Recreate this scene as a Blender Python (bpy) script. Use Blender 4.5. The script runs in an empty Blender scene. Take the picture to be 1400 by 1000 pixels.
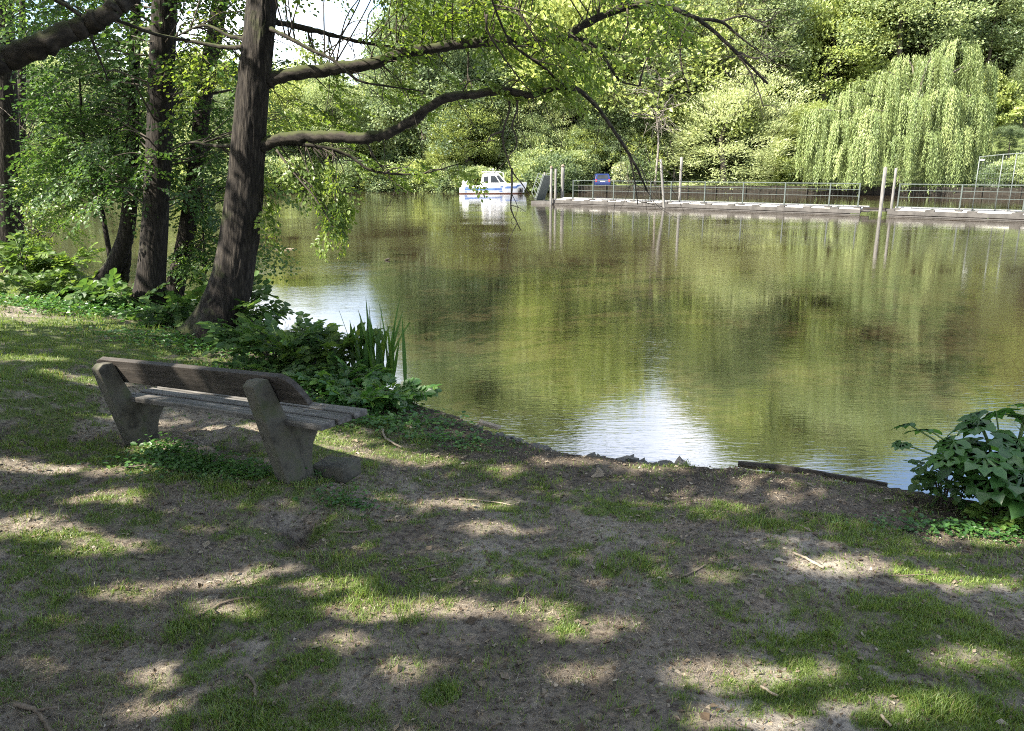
import bpy, math, random
import numpy as np
from mathutils import Vector, Matrix

sc = bpy.context.scene
C = sc.collection
PI = math.pi
R = math.radians
random.seed(7)
rng = np.random.default_rng(11)

# ------------------------------------------------------------------ camera, sky, sun, exposure
EYE = np.array([0.0, 0.0, 2.35])
FPX = 1040.0
PITCH = math.atan(268.0 / FPX)
cam_d = bpy.data.cameras.new('camera')
cam = bpy.data.objects.new('camera', cam_d)
C.objects.link(cam)
cam.location = EYE
cam.rotation_euler = (PI / 2 - PITCH, 0, 0)
cam_d.sensor_width = 36.0
cam_d.lens = 36.0 * FPX / 1400.0
cam_d.clip_start = 0.05
cam_d.clip_end = 2000.0
sc.camera = cam

SUN = np.array([-0.61, -0.36, 0.71])
SUN = SUN / np.linalg.norm(SUN)
sun_d = bpy.data.lights.new('sun', 'SUN')
sun_d.energy = 5.0
sun_d.angle = R(0.55)
sun_d.color = (1.0, 0.93, 0.80)
sun = bpy.data.objects.new('sun', sun_d)
C.objects.link(sun)
sun.rotation_euler = Vector(-SUN).to_track_quat('-Z', 'Y').to_euler()
sun.location = (-30, -10, 40)

world = bpy.data.worlds.new('World')
sc.world = world
world.use_nodes = True
wn, wl = world.node_tree.nodes, world.node_tree.links
wn.clear()
w_out = wn.new('ShaderNodeOutputWorld')
w_bg = wn.new('ShaderNodeBackground')
w_sky = wn.new('ShaderNodeTexSky')
w_sky.sky_type = 'NISHITA'
w_sky.sun_disc = False
w_sky.sun_elevation = math.asin(SUN[2])
w_sky.sun_rotation = math.atan2(SUN[0], SUN[1])
w_sky.air_density = 1.0
w_sky.dust_density = 1.5
w_tc = wn.new('ShaderNodeTexCoord')
w_map = wn.new('ShaderNodeMapping')
w_map.inputs['Scale'].default_value = (1.0, 1.0, 2.2)
w_noise = wn.new('ShaderNodeTexNoise')
w_noise.inputs['Scale'].default_value = 2.3
w_noise.inputs['Detail'].default_value = 7.0
w_noise.inputs['Roughness'].default_value = 0.55
w_ramp = wn.new('ShaderNodeValToRGB')
w_ramp.color_ramp.elements[0].position = 0.46
w_ramp.color_ramp.elements[1].position = 0.70
w_mix = wn.new('ShaderNodeMix')
w_mix.data_type = 'RGBA'
w_mix.inputs['B'].default_value = (9.6, 9.7, 10.2, 1)
wl.new(w_tc.outputs['Generated'], w_map.inputs['Vector'])
wl.new(w_map.outputs['Vector'], w_noise.inputs['Vector'])
wl.new(w_noise.outputs['Fac'], w_ramp.inputs['Fac'])
wl.new(w_ramp.outputs['Color'], w_mix.inputs['Factor'])
wl.new(w_sky.outputs['Color'], w_mix.inputs['A'])
wl.new(w_mix.outputs['Result'], w_bg.inputs['Color'])
w_bg.inputs['Strength'].default_value = 0.085
wl.new(w_bg.outputs['Background'], w_out.inputs['Surface'])

sc.view_settings.view_transform = 'Standard'
sc.view_settings.look = 'None'
sc.view_settings.gamma = 1.0
sc.view_settings.use_curve_mapping = False
sc.view_settings.exposure = 2.36
sc.render.engine = 'CYCLES'
sc.cycles.pixel_filter_type = 'BLACKMAN_HARRIS'
sc.cycles.filter_width = 1.05
sc.cycles.use_denoising = False
sc.cycles.max_bounces = 8
sc.cycles.diffuse_bounces = 4
sc.cycles.transmission_bounces = 5
sc.cycles.glossy_bounces = 3

# ------------------------------------------------------------------ geometry helpers
CP, SP = math.cos(PITCH), math.sin(PITCH)

def ray(px, py):
    a = (px - 700.0) / FPX
    b = (500.0 - py) / FPX
    v = np.array([a, CP + b * SP, -SP + b * CP])
    return v

def P(px, py, Y):                       # point seen at a photo pixel, Y metres ahead
    v = ray(px, py)
    return EYE + v * (Y / v[1])

def G(px, py, z=0.0):                   # point seen at a photo pixel on a level plane
    v = ray(px, py)
    return EYE + v * ((z - EYE[2]) / v[2])

_T = np.random.default_rng(3).random((256, 256))

def vnoise(x, y, s=0):
    x = np.asarray(x, float) + 17.3 * s
    y = np.asarray(y, float) + 9.1 * s
    xi, yi = np.floor(x).astype(int), np.floor(y).astype(int)
    fx, fy = x - xi, y - yi
    fx = fx * fx * (3 - 2 * fx)
    fy = fy * fy * (3 - 2 * fy)
    a = _T[xi & 255, yi & 255]
    b = _T[(xi + 1) & 255, yi & 255]
    c = _T[xi & 255, (yi + 1) & 255]
    d = _T[(xi + 1) & 255, (yi + 1) & 255]
    return (a * (1 - fx) + b * fx) * (1 - fy) + (c * (1 - fx) + d * fx) * fy

def fbm(x, y, o=4, s=0):
    t, amp, tot = 0, 1.0, 0
    for k in range(o):
        t = t + amp * vnoise(np.asarray(x) * 2 ** k, np.asarray(y) * 2 ** k, s + k)
        tot += amp
        amp *= 0.5
    return t / tot

def sstep(a, b, x):
    t = np.clip((x - a) / (b - a), 0, 1)
    return t * t * (3 - 2 * t)

class MB:
    """collects vertices and faces, built as ONE mesh"""
    def __init__(s):
        s.v, s.f, s.m, s.var, s.n, s.sm = [], [], [], [], 0, []

    def add(s, v, f, mat=0, var=None, smooth=False):
        v = np.asarray(v, float).reshape(-1, 3)
        if isinstance(f, np.ndarray):
            fl = [f]
        else:
            by = {}
            for q in f:
                by.setdefault(len(q), []).append(q)
            fl = [np.array(x) for x in by.values()]
        for q in fl:
            s.f.append(q + s.n)
            s.m.append(np.full(len(q), mat))
            s.sm.append(np.full(len(q), smooth))
        s.v.append(v)
        s.var.append(np.full(len(v), 0.5) if var is None else np.asarray(var, float))
        s.n += len(v)
        return s

    def box(s, c, d, mat=0, rz=0.0, M=None):
        x, y, z = np.array(d, float) / 2
        v = np.array([[i, j, k] for i in (-x, x) for j in (-y, y) for k in (-z, z)])
        if rz:
            cs, sn = math.cos(rz), math.sin(rz)
            v = v @ np.array([[cs, sn, 0], [-sn, cs, 0], [0, 0, 1]])
        if M is not None:
            v = v @ np.asarray(M).T
        return s.add(v + np.asarray(c, float), [(0, 1, 3, 2), (4, 6, 7, 5), (0, 4, 5, 1), (2, 3, 7, 6), (0, 2, 6, 4), (1, 5, 7, 3)], mat)

    def bar(s, p, q, w, h=None, mat=0):         # square bar between two points
        h = h or w
        p, q = np.asarray(p, float), np.asarray(q, float)
        t = q - p
        L = np.linalg.norm(t)
        t = t / L
        up = np.array([0, 0, 1.0]) if abs(t[2]) < 0.95 else np.array([0, 1.0, 0])
        x = np.cross(t, up)
        x /= np.linalg.norm(x)
        z = np.cross(x, t)
        return s.box((p + q) / 2, (w, L, h), mat, M=np.stack([x, t, z], 1))

    def tube(s, pts, rad, n=8, mat=0, cap=True, smooth=True, disp=None, var=None):
        pts = np.asarray(pts, float)
        m = len(pts)
        rad = np.broadcast_to(np.asarray(rad, float), (m,))
        tan = np.gradient(pts, axis=0)
        tan /= np.linalg.norm(tan, axis=1)[:, None] + 1e-9
        ref = np.array([0, 0, 1.0]) if abs(tan[:, 2]).mean() < 0.8 else np.array([0, 1.0, 0])
        x = np.cross(ref, tan)
        x /= np.linalg.norm(x, axis=1)[:, None] + 1e-9
        y = np.cross(tan, x)
        th = np.arange(n) * 2 * PI / n
        rr = rad[:, None] * np.ones(n)
        if disp is not None:
            rr = rr * (1 + disp(np.arange(m)[:, None] * np.ones(n), th[None, :] * np.ones((m, 1))))
        v = pts[:, None, :] + rr[..., None] * (np.cos(th)[None, :, None] * x[:, None, :] + np.sin(th)[None, :, None] * y[:, None, :])
        i, j = np.meshgrid(np.arange(m - 1), np.arange(n), indexing='ij')
        j2 = (j + 1) % n
        q = np.stack([i * n + j, i * n + j2, (i + 1) * n + j2, (i + 1) * n + j], -1).reshape(-1, 4)
        s.add(v.reshape(-1, 3), q, mat, smooth=smooth, var=None if var is None else np.full(m * n, var))
        if cap:
            b = s.n - m * n
            s.f.append(np.array([list(range(n))[::-1]]) + b)
            s.m.append(np.array([mat]))
            s.sm.append(np.array([False]))
            s.f.append(np.array([list(range(n))]) + b + (m - 1) * n)
            s.m.append(np.array([mat]))
            s.sm.append(np.array([False]))
        return s

    def prism(s, prof, h0, h1, axes=(0, 2, 1), mat=0):
        """profile in two axes, extruded along the third"""
        n = len(prof)
        v = np.zeros((2 * n, 3))
        for k, (a, b) in enumerate(prof):
            for e, h in ((0, h0), (1, h1)):
                v[k + e * n, axes[0]], v[k + e * n, axes[1]], v[k + e * n, axes[2]] = a, b, h
        f = [tuple(range(n))[::-1], tuple(range(n, 2 * n))] + [(k, (k + 1) % n, n + (k + 1) % n, n + k) for k in range(n)]
        return s.add(v, f, mat)

    def mesh(s, name, mats, fix=False):
        me = bpy.data.meshes.new(name)
        v = np.concatenate(s.v)
        me.vertices.add(len(v))
        me.vertices.foreach_set('co', v.astype(np.float32).ravel())
        lt = np.concatenate([np.full(len(f), f.shape[1]) for f in s.f])
        li = np.concatenate([f.ravel() for f in s.f])
        me.loops.add(len(li))
        me.loops.foreach_set('vertex_index', li.astype(np.int32))
        me.polygons.add(len(lt))
        me.polygons.foreach_set('loop_start', np.concatenate([[0], np.cumsum(lt)[:-1]]).astype(np.int32))
        me.polygons.foreach_set('loop_total', lt.astype(np.int32))
        me.polygons.foreach_set('material_index', np.concatenate(s.m).astype(np.int32))
        me.polygons.foreach_set('use_smooth', np.concatenate(s.sm))
        a = me.attributes.new('var', 'FLOAT', 'POINT')
        a.data.foreach_set('value', np.concatenate(s.var).astype(np.float32))
        for m in (mats if isinstance(mats, (list, tuple)) else [mats]):
            me.materials.append(m)
        me.update(calc_edges=True)
        me.validate()
        if fix:
            import bmesh
            b = bmesh.new()
            b.from_mesh(me)
            bmesh.ops.recalc_face_normals(b, faces=b.faces)
            b.to_mesh(me)
            b.free()
        return me

    def build(s, name, mats, parent=None, fix=False, bevel=0.0):
        o = bpy.data.objects.new(name, s.mesh(name, mats, fix))
        C.objects.link(o)
        if parent is not None:
            o.parent = parent
        if bevel:
            b = o.modifiers.new('bevel', 'BEVEL')
            b.width = bevel
            b.segments = 2
            b.limit_method = 'ANGLE'
        return o

def link(name, mesh, parent=None):
    o = bpy.data.objects.new(name, mesh)
    C.objects.link(o)
    if parent is not None:
        o.parent = parent
    return o

def tag(o, label=None, cat=None, group=None, kind=None):
    if label: o['label'] = label
    if cat: o['category'] = cat
    if group: o['group'] = group
    if kind: o['kind'] = kind
    return o

def thing(name, label, cat, loc=(0, 0, 0), rz=0.0, group=None):
    o = bpy.data.objects.new(name, None)
    o.empty_display_size = 0.2
    C.objects.link(o)
    o.location = loc
    o.rotation_euler = (0, 0, rz)
    return tag(o, label, cat, group)

def copy_tree(o, parent=None):
    c = o.copy()
    C.objects.link(c)
    if parent is not None:
        c.parent = parent
    for ch in list(o.children):
        copy_tree(ch, c)
    return c

def smooth_path(pts, n=8):
    """Catmull-Rom through the points (any width of row)"""
    p = np.asarray(pts, float)
    if len(p) < 3:
        t = np.linspace(0, 1, n)[:, None]
        return p[0] * (1 - t) + p[-1] * t
    q = np.vstack([2 * p[0] - p[1], p, 2 * p[-1] - p[-2]])
    out = []
    for i in range(1, len(q) - 2):
        t = np.linspace(0, 1, n, endpoint=False)[:, None]
        a, b, c, d = q[i - 1], q[i], q[i + 1], q[i + 2]
        out.append(0.5 * (2 * b + (c - a) * t + (2 * a - 5 * b + 4 * c - d) * t ** 2 + (3 * b - a - 3 * c + d) * t ** 3))
    out.append(p[-1:])
    return np.vstack(out)

# ------------------------------------------------------------------ materials
def mat(name):
    m = bpy.data.materials.new(name)
    m.use_nodes = True
    n = m.node_tree.nodes
    n.clear()
    return m, n, m.node_tree.links

def ramp(n, stops):
    r = n.new('ShaderNodeValToRGB')
    e = r.color_ramp.elements
    while len(e) < len(stops):
        e.new(0.5)
    for x, (p, c) in zip(e, stops):
        x.position = p
        x.color = (*c, 1)
    return r

def noise(n, l, vec, scale, detail=4, rough=0.55, dist=0.0):
    t = n.new('ShaderNodeTexNoise')
    t.inputs['Scale'].default_value = scale
    t.inputs['Detail'].default_value = detail
    t.inputs['Roughness'].default_value = rough
    t.inputs['Distortion'].default_value = dist
    if vec is not None:
        l.new(vec, t.inputs['Vector'])
    return t

def mapped(n, l, scale, out='Object'):
    tc = n.new('ShaderNodeTexCoord')
    mp = n.new('ShaderNodeMapping')
    mp.inputs['Scale'].default_value = scale
    l.new(tc.outputs[out], mp.inputs['Vector'])
    return mp.outputs['Vector']

def surf(name, c1, c2, scale=6.0, rough=0.8, bump=0.3, stretch=(1, 1, 1), metal=0.0, c3=None, fine=8.0, dist=0.01, spec=0.4):
    """a two- or three-tone weathered surface with a fine relief"""
    m, n, l = mat(name)
    out = n.new('ShaderNodeOutputMaterial')
    b = n.new('ShaderNodeBsdfPrincipled')
    v = mapped(n, l, stretch)
    t = noise(n, l, v, scale, 6, 0.6)
    stops = [(0.32, c1), (0.66, c2)] if c3 is None else [(0.30, c1), (0.52, c2), (0.70, c3)]
    r = ramp(n, stops)
    l.new(t.outputs['Fac'], r.inputs['Fac'])
    l.new(r.outputs['Color'], b.inputs['Base Color'])
    b.inputs['Roughness'].default_value = rough
    b.inputs['Metallic'].default_value = metal
    b.inputs['Specular IOR Level'].default_value = spec
    t2 = noise(n, l, v, scale * fine, 5, 0.6)
    bp = n.new('ShaderNodeBump')
    bp.inputs['Strength'].default_value = bump
    bp.inputs['Distance'].default_value = dist
    l.new(t2.outputs['Fac'], bp.inputs['Height'])
    l.new(bp.outputs['Normal'], b.inputs['Normal'])
    l.new(b.outputs['BSDF'], out.inputs['Surface'])
    return m

def leafmat(name, stops, trans=0.45, tcol=1.5, gloss=0.02, grough=0.45, tblue=0.62, orand=0.22):
    m, n, l = mat(name)
    out = n.new('ShaderNodeOutputMaterial')
    at = n.new('ShaderNodeAttribute')
    at.attribute_name = 'var'
    oi = n.new('ShaderNodeObjectInfo')
    ad = n.new('ShaderNodeMath')
    ad.operation = 'MULTIPLY_ADD'
    l.new(oi.outputs['Random'], ad.inputs[0])
    ad.inputs[1].default_value = orand
    l.new(at.outputs['Fac'], ad.inputs[2])
    sb = n.new('ShaderNodeMath')
    sb.operation = 'SUBTRACT'
    l.new(ad.outputs[0], sb.inputs[0])
    sb.inputs[1].default_value = orand / 2
    r = ramp(n, stops)
    l.new(sb.outputs[0], r.inputs['Fac'])
    d = n.new('ShaderNodeBsdfDiffuse')
    t = n.new('ShaderNodeBsdfTranslucent')
    g = n.new('ShaderNodeBsdfGlossy')
    g.inputs['Roughness'].default_value = grough
    g.inputs['Color'].default_value = (1, 1, 1, 1)
    l.new(r.outputs['Color'], d.inputs['Color'])
    mx = n.new('ShaderNodeMix')
    mx.data_type = 'RGBA'
    mx.blend_type = 'MULTIPLY'
    mx.inputs['Factor'].default_value = 1.0
    mx.inputs['B'].default_value = (1.18 * tcol, 1.10 * tcol, tblue * tcol, 1)
    l.new(r.outputs['Color'], mx.inputs['A'])
    l.new(mx.outputs['Result'], t.inputs['Color'])
    m1 = n.new('ShaderNodeMixShader')
    m1.inputs['Fac'].default_value = trans
    l.new(d.outputs[0], m1.inputs[1])
    l.new(t.outputs[0], m1.inputs[2])
    m2 = n.new('ShaderNodeMixShader')
    m2.inputs['Fac'].default_value = gloss
    l.new(m1.outputs[0], m2.inputs[1])
    l.new(g.outputs[0], m2.inputs[2])
    l.new(m2.outputs[0], out.inputs['Surface'])
    return m

L_ALDER = leafmat('leaf_alder', [(0.0, (0.032, 0.066, 0.016)), (0.5, (0.066, 0.118, 0.024)), (1.0, (0.13, 0.18, 0.04))])
L_BOUGH = leafmat('leaf_bough', [(0.0, (0.042, 0.080, 0.016)), (0.5, (0.085, 0.140, 0.026)), (1.0, (0.16, 0.21, 0.045))], trans=0.55, tcol=1.6)
L_DARK = leafmat('leaf_dark', [(0.0, (0.022, 0.055, 0.017)), (0.5, (0.046, 0.095, 0.025)), (1.0, (0.09, 0.145, 0.038))])
FAR = dict(trans=0.48, tcol=1.45, tblue=0.85)
L_FARDARK = leafmat('leaf_far_dark', [(0.0, (0.060, 0.095, 0.045)), (0.5, (0.105, 0.150, 0.070)), (1.0, (0.17, 0.215, 0.105))], **FAR)
L_LIME = leafmat('leaf_lime', [(0.0, (0.15, 0.20, 0.06)), (0.5, (0.235, 0.29, 0.095)), (1.0, (0.32, 0.365, 0.14))], **FAR)
L_WILLOW = leafmat('leaf_willow', [(0.0, (0.085, 0.125, 0.04)), (0.5, (0.175, 0.225, 0.08)), (1.0, (0.30, 0.345, 0.14))], trans=0.35, tcol=1.15, tblue=0.8)
L_SILVER = leafmat('leaf_silver', [(0.0, (0.17, 0.215, 0.09)), (0.5, (0.27, 0.32, 0.145)), (1.0, (0.37, 0.41, 0.21))], trans=0.4, tcol=1.2, tblue=0.9)
L_MID = leafmat('leaf_mid', [(0.0, (0.13, 0.18, 0.08)), (0.5, (0.215, 0.27, 0.125)), (1.0, (0.31, 0.36, 0.18))], **FAR)
L_FOREST = leafmat('leaf_forest', [(0.0, (0.10, 0.145, 0.07)), (0.5, (0.17, 0.22, 0.105)), (1.0, (0.25, 0.295, 0.15))], **FAR)
L_PALE = leafmat('leaf_pale', [(0.0, (0.20, 0.24, 0.14)), (0.5, (0.29, 0.33, 0.20)), (1.0, (0.38, 0.41, 0.27))], **FAR)
L_CONIFER = leafmat('leaf_conifer', [(0.0, (0.030, 0.055, 0.038)), (0.5, (0.050, 0.085, 0.055)), (1.0, (0.08, 0.115, 0.075))], trans=0.15)
L_NEARLIME = leafmat('leaf_near_lime', [(0.0, (0.055, 0.11, 0.02)), (0.5, (0.10, 0.165, 0.03)), (1.0, (0.17, 0.23, 0.05))])
L_HOG = leafmat('leaf_hogweed', [(0.0, (0.030, 0.085, 0.020)), (0.5, (0.055, 0.135, 0.028)), (1.0, (0.12, 0.20, 0.04))], gloss=0.035, grough=0.4, orand=0.6)
L_IRIS = leafmat('leaf_iris', [(0.0, (0.030, 0.075, 0.016)), (0.5, (0.050, 0.115, 0.022)), (1.0, (0.10, 0.165, 0.03))], gloss=0.02, orand=0.4)
L_GRASS = leafmat('grass_blade', [(0.0, (0.20, 0.17, 0.09)), (0.16, (0.17, 0.18, 0.06)), (0.24, (0.070, 0.115, 0.024)), (0.6, (0.105, 0.165, 0.032)), (1.0, (0.17, 0.225, 0.05))], trans=0.35, gloss=0.03)
L_LITTER = leafmat('litter', [(0.0, (0.05, 0.035, 0.022)), (0.5, (0.13, 0.10, 0.07)), (0.85, (0.20, 0.165, 0.12)), (1.0, (0.30, 0.265, 0.21))], trans=0.1, gloss=0.02)

def barkmat(name, c1, c2, c3, stretch=(1, 1, 0.16), scale=14, moss=None, dist=0.03):
    m, n, l = mat(name)
    out = n.new('ShaderNodeOutputMaterial')
    b = n.new('ShaderNodeBsdfPrincipled')
    v = mapped(n, l, stretch)
    t = noise(n, l, v, scale, 8, 0.65, 0.6)
    vo = n.new('ShaderNodeTexVoronoi')
    vo.feature = 'DISTANCE_TO_EDGE'
    vo.inputs['Scale'].default_value = scale * 1.1
    l.new(v, vo.inputs['Vector'])
    ad = n.new('ShaderNodeMath')
    ad.operation = 'MULTIPLY_ADD'
    l.new(vo.outputs['Distance'], ad.inputs[0])
    ad.inputs[1].default_value = 0.55
    l.new(t.outputs['Fac'], ad.inputs[2])
    r = ramp(n, [(0.40, c1), (0.60, c2), (0.85, c3)])
    l.new(ad.outputs[0], r.inputs['Fac'])
    col = r.outputs['Color']
    if moss:
        g = n.new('ShaderNodeNewGeometry')
        sx = n.new('ShaderNodeSeparateXYZ')
        l.new(g.outputs['Normal'], sx.inputs[0])
        t3 = noise(n, l, mapped(n, l, (1, 1, 1)), 3.5, 5, 0.6)
        mu = n.new('ShaderNodeMath')
        mu.operation = 'MULTIPLY_ADD'
        l.new(sx.outputs['Z'], mu.inputs[0])
        mu.inputs[1].default_value = 0.45
        l.new(t3.outputs['Fac'], mu.inputs[2])
        r3 = ramp(n, [(0.62, (0, 0, 0)), (0.85, (1, 1, 1))])
        l.new(mu.outputs[0], r3.inputs['Fac'])
        mx = n.new('ShaderNodeMix')
        mx.data_type = 'RGBA'
        l.new(r3.outputs['Color'], mx.inputs['Factor'])
        l.new(col, mx.inputs['A'])
        mx.inputs['B'].default_value = (*moss, 1)
        col = mx.outputs['Result']
    l.new(col, b.inputs['Base Color'])
    b.inputs['Roughness'].default_value = 0.92
    b.inputs['Specular IOR Level'].default_value = 0.2
    bp = n.new('ShaderNodeBump')
    bp.inputs['Strength'].default_value = 0.9
    bp.inputs['Distance'].default_value = dist
    l.new(ad.outputs[0], bp.inputs['Height'])
    l.new(bp.outputs['Normal'], b.inputs['Normal'])
    l.new(b.outputs['BSDF'], out.inputs['Surface'])
    return m

BARK = barkmat('bark_trunk', (0.006, 0.005, 0.0045), (0.019, 0.016, 0.0135), (0.044, 0.038, 0.031), stretch=(1, 1, 0.16), scale=22, moss=(0.032, 0.038, 0.015))
BARK_LIMB = barkmat('bark_limb', (0.008, 0.007, 0.006), (0.023, 0.020, 0.0165), (0.045, 0.038, 0.031), stretch=(0.5, 1, 1), scale=12, moss=(0.034, 0.040, 0.015), dist=0.015)
BARK_FAR = surf('bark_far', (0.05, 0.043, 0.035), (0.12, 0.10, 0.085), 2.0, 0.9, 0.3, (1, 1, 0.2))
TWIG = surf('twig', (0.02, 0.016, 0.012), (0.05, 0.040, 0.030), 8, 0.9, 0.2)
TWIG_GREY = surf('twig_grey', (0.08, 0.07, 0.06), (0.19, 0.17, 0.15), 4, 0.9, 0.2)
STICK = surf('stick', (0.06, 0.045, 0.032), (0.16, 0.125, 0.09), 18, 0.85, 0.4)
STICK_PALE = surf('stick_pale', (0.13, 0.105, 0.075), (0.27, 0.225, 0.17), 18, 0.85, 0.3)
STALK = surf('stalk', (0.05, 0.09, 0.025), (0.09, 0.14, 0.04), 10, 0.6, 0.2)

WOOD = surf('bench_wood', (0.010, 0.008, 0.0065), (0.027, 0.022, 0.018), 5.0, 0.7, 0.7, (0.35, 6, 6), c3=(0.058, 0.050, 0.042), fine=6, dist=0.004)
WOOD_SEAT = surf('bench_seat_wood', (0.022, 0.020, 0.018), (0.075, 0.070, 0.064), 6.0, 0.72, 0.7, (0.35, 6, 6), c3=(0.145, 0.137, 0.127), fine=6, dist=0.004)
CONC = surf('bench_concrete', (0.016, 0.0145, 0.011), (0.066, 0.061, 0.047), 9.0, 0.95, 0.6, c3=(0.045, 0.052, 0.025), fine=14, dist=0.006)
BOLT = surf('steel_bolt', (0.10, 0.095, 0.09), (0.20, 0.19, 0.18), 30, 0.6, 0.1, metal=0.3)
STONE = surf('shore_stone', (0.035, 0.032, 0.03), (0.10, 0.092, 0.082), 6, 0.8, 0.6, c3=(0.07, 0.075, 0.04), dist=0.01)
EDGE = surf('edge_board', (0.018, 0.015, 0.012), (0.055, 0.047, 0.038), 5, 0.85, 0.5, (0.4, 4, 4))
GALV = surf('galvanised', (0.055, 0.066, 0.062), (0.11, 0.125, 0.118), 12, 0.5, 0.1, metal=0.35)
RAIL_M = surf('rail_green_grey', (0.026, 0.034, 0.031), (0.058, 0.072, 0.066), 9, 0.55, 0.1, metal=0.2)
DECK = surf('deck_panel', (0.22, 0.21, 0.20), (0.42, 0.41, 0.39), 3, 0.75, 0.2, c3=(0.33, 0.31, 0.28))
FLOATM = surf('pontoon_side', (0.024, 0.022, 0.020), (0.055, 0.051, 0.047), 3, 0.8, 0.3)
RUST = surf('pontoon_waterline', (0.07, 0.052, 0.044), (0.13, 0.10, 0.085), 4, 0.8, 0.3)
PILE = surf('timber_pile', (0.058, 0.056, 0.052), (0.145, 0.14, 0.13), 5, 0.85, 0.4, (3, 3, 0.4))
QUAY = surf('quay_timber', (0.010, 0.009, 0.008), (0.030, 0.026, 0.021), 3, 0.85, 0.4, (0.5, 1, 3), spec=0.05)
QUAYC = surf('quay_concrete', (0.20, 0.19, 0.17), (0.36, 0.34, 0.31), 3, 0.85, 0.3)
B_WHITE = surf('boat_gelcoat', (0.46, 0.465, 0.47), (0.58, 0.58, 0.58), 1.5, 0.25, 0.03, c3=(0.52, 0.51, 0.48))
B_BLUE = surf('boat_blue', (0.035, 0.08, 0.24), (0.09, 0.16, 0.34), 2, 0.3, 0.03)
B_RED = surf('boat_antifoul', (0.12, 0.045, 0.03), (0.20, 0.085, 0.06), 2, 0.7, 0.1)
GLASSM = surf('dark_glass', (0.010, 0.012, 0.014), (0.026, 0.03, 0.033), 1, 0.10, 0.0, spec=0.3)
RUBBER = surf('black_rubber', (0.012, 0.012, 0.013), (0.03, 0.03, 0.03), 5, 0.7, 0.2)
CAR_BLUE = surf('car_paint', (0.006, 0.012, 0.058), (0.009, 0.018, 0.085), 1, 0.22, 0.02, spec=0.6)
LAMP_RED = surf('tail_lamp', (0.25, 0.01, 0.01), (0.35, 0.02, 0.015), 3, 0.2, 0.0)
PLATE = surf('plate_white', (0.6, 0.6, 0.58), (0.72, 0.72, 0.7), 3, 0.4, 0.02)

# ------------------------------------------------------------------ terrain
_shore_px = [(1400, 694), (1300, 678), (1215, 664), (1100, 645), (1000, 633), (900, 628), (830, 622), (745, 611), (690, 592), (650, 580), (600, 561), (560, 542), (520, 520), (470, 492), (410, 468), (345, 432), (275, 412), (205, 396), (150, 388), (100, 366), (55, 343), (0, 333)]
_sh = np.array([G(x, y, 0.10)[:2] for x, y in _shore_px])
_sh = _sh[np.argsort(_sh[:, 0])]
_SX = np.concatenate([[-90, -60, -35], _sh[:, 0], [8, 14, 30, 60, 100]])
_SY = np.concatenate([[70, 55, 36], _sh[:, 1], [4.2, 2.0, -8, -30, -60]])
_k = np.argsort(_SX)
_SX, _SY = _SX[_k], _SY[_k]

def near_shore(x):
    return np.interp(x, _SX, _SY)

def far_shore(x):
    return np.interp(x, [-120, -70, -40, -12, 6, 20, 32, 50, 90, 140], [66, 74, 84, 88, 82, 80, 76, 68, 55, 40])

BENCH = np.array([-2.222, 5.196, 0.29])
BYAW, BROLL = 0.592, 0.084

def bumps(x, y, detail=True):
    z = 0.10 * (fbm(x * 0.55, y * 0.55, 3, 1) - 0.5)
    if detail:
        z = z + 0.075 * (fbm(x * 2.3, y * 2.3, 4, 5) - 0.5) + 0.024 * (fbm(x * 9, y * 9, 3, 9) - 0.5)
        z = z + 0.016 * (vnoise(x * 30, y * 30, 2) - 0.5)
    return z

def gauss(x, y, c, sx, sy=None):
    sy = sy or sx
    return np.exp(-((x - c[0]) / sx) ** 2 - ((y - c[1]) / sy) ** 2)

FOOT_FIX = []
HOLLOW = G(402, 706, 0.36)
HOLLOW2 = G(318, 601, 0.28)
FOOT_N = np.array([-1.46, 4.69])
FOOT_F = np.array([-2.98, 5.71])

def H(x, y):
    x, y = np.asarray(x, float), np.asarray(y, float)
    e = 0.25
    s = (near_shore(x + e) - near_shore(x - e)) / (2 * e)
    d = (near_shore(x) - y) / np.sqrt(1 + s * s)
    d = d + 0.22 * (fbm(x * 1.1, y * 1.1, 3, 21) - 0.5) + 0.07 * (vnoise(x * 6, y * 6, 4) - 0.5)
    land = np.interp(d, [-3.0, -0.6, -0.06, 0.03, 0.5, 1.0, 2.3, 4.0, 5.3, 10, 30, 80], [-1.3, -0.55, -0.12, 0.10, 0.13, 0.16, 0.29, 0.50, 0.74, 1.0, 1.6, 3.0])
    w = sstep(-0.3, 0.5, d)
    land = land + w * bumps(x, y)
    land = land + 0.05 * gauss(x, y, FOOT_N, 0.5) - 0.10 * gauss(x, y, FOOT_F, 0.9) + 0.075 * gauss(x, y, FOOT_F + np.array([0.25, -0.18]), 0.45, 0.22)
    for (c, dz) in FOOT_FIX:
        land = land + dz * gauss(x, y, c, 0.45, 0.35)
    land = land - 0.17 * gauss(x, y, HOLLOW, 0.15, 0.20) - 0.11 * gauss(x, y, HOLLOW2, 0.26, 0.18)
    df = y - far_shore(x)
    slope = 0.04 + 0.40 * sstep(-14, 16, x) + 0.0 * x
    hill = np.interp(df, [-4, 0.6, 2.2, 9], [-1.3, -0.4, 0.68, 1.2]) + slope * np.clip(df - 10, 0, 75) + 1.6 * sstep(6, 30, df) * (fbm(x * 0.07, y * 0.07, 3, 31) - 0.5)
    return np.maximum(land, hill)

def h1(x, y):
    return float(H(np.array([x]), np.array([y]))[0])

for _ in range(3):
    dn, df_ = 0.368 - h1(*FOOT_N), 0.215 - h1(*FOOT_F)
    FOOT_FIX += [(FOOT_N, dn), (FOOT_F, df_)]

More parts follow.
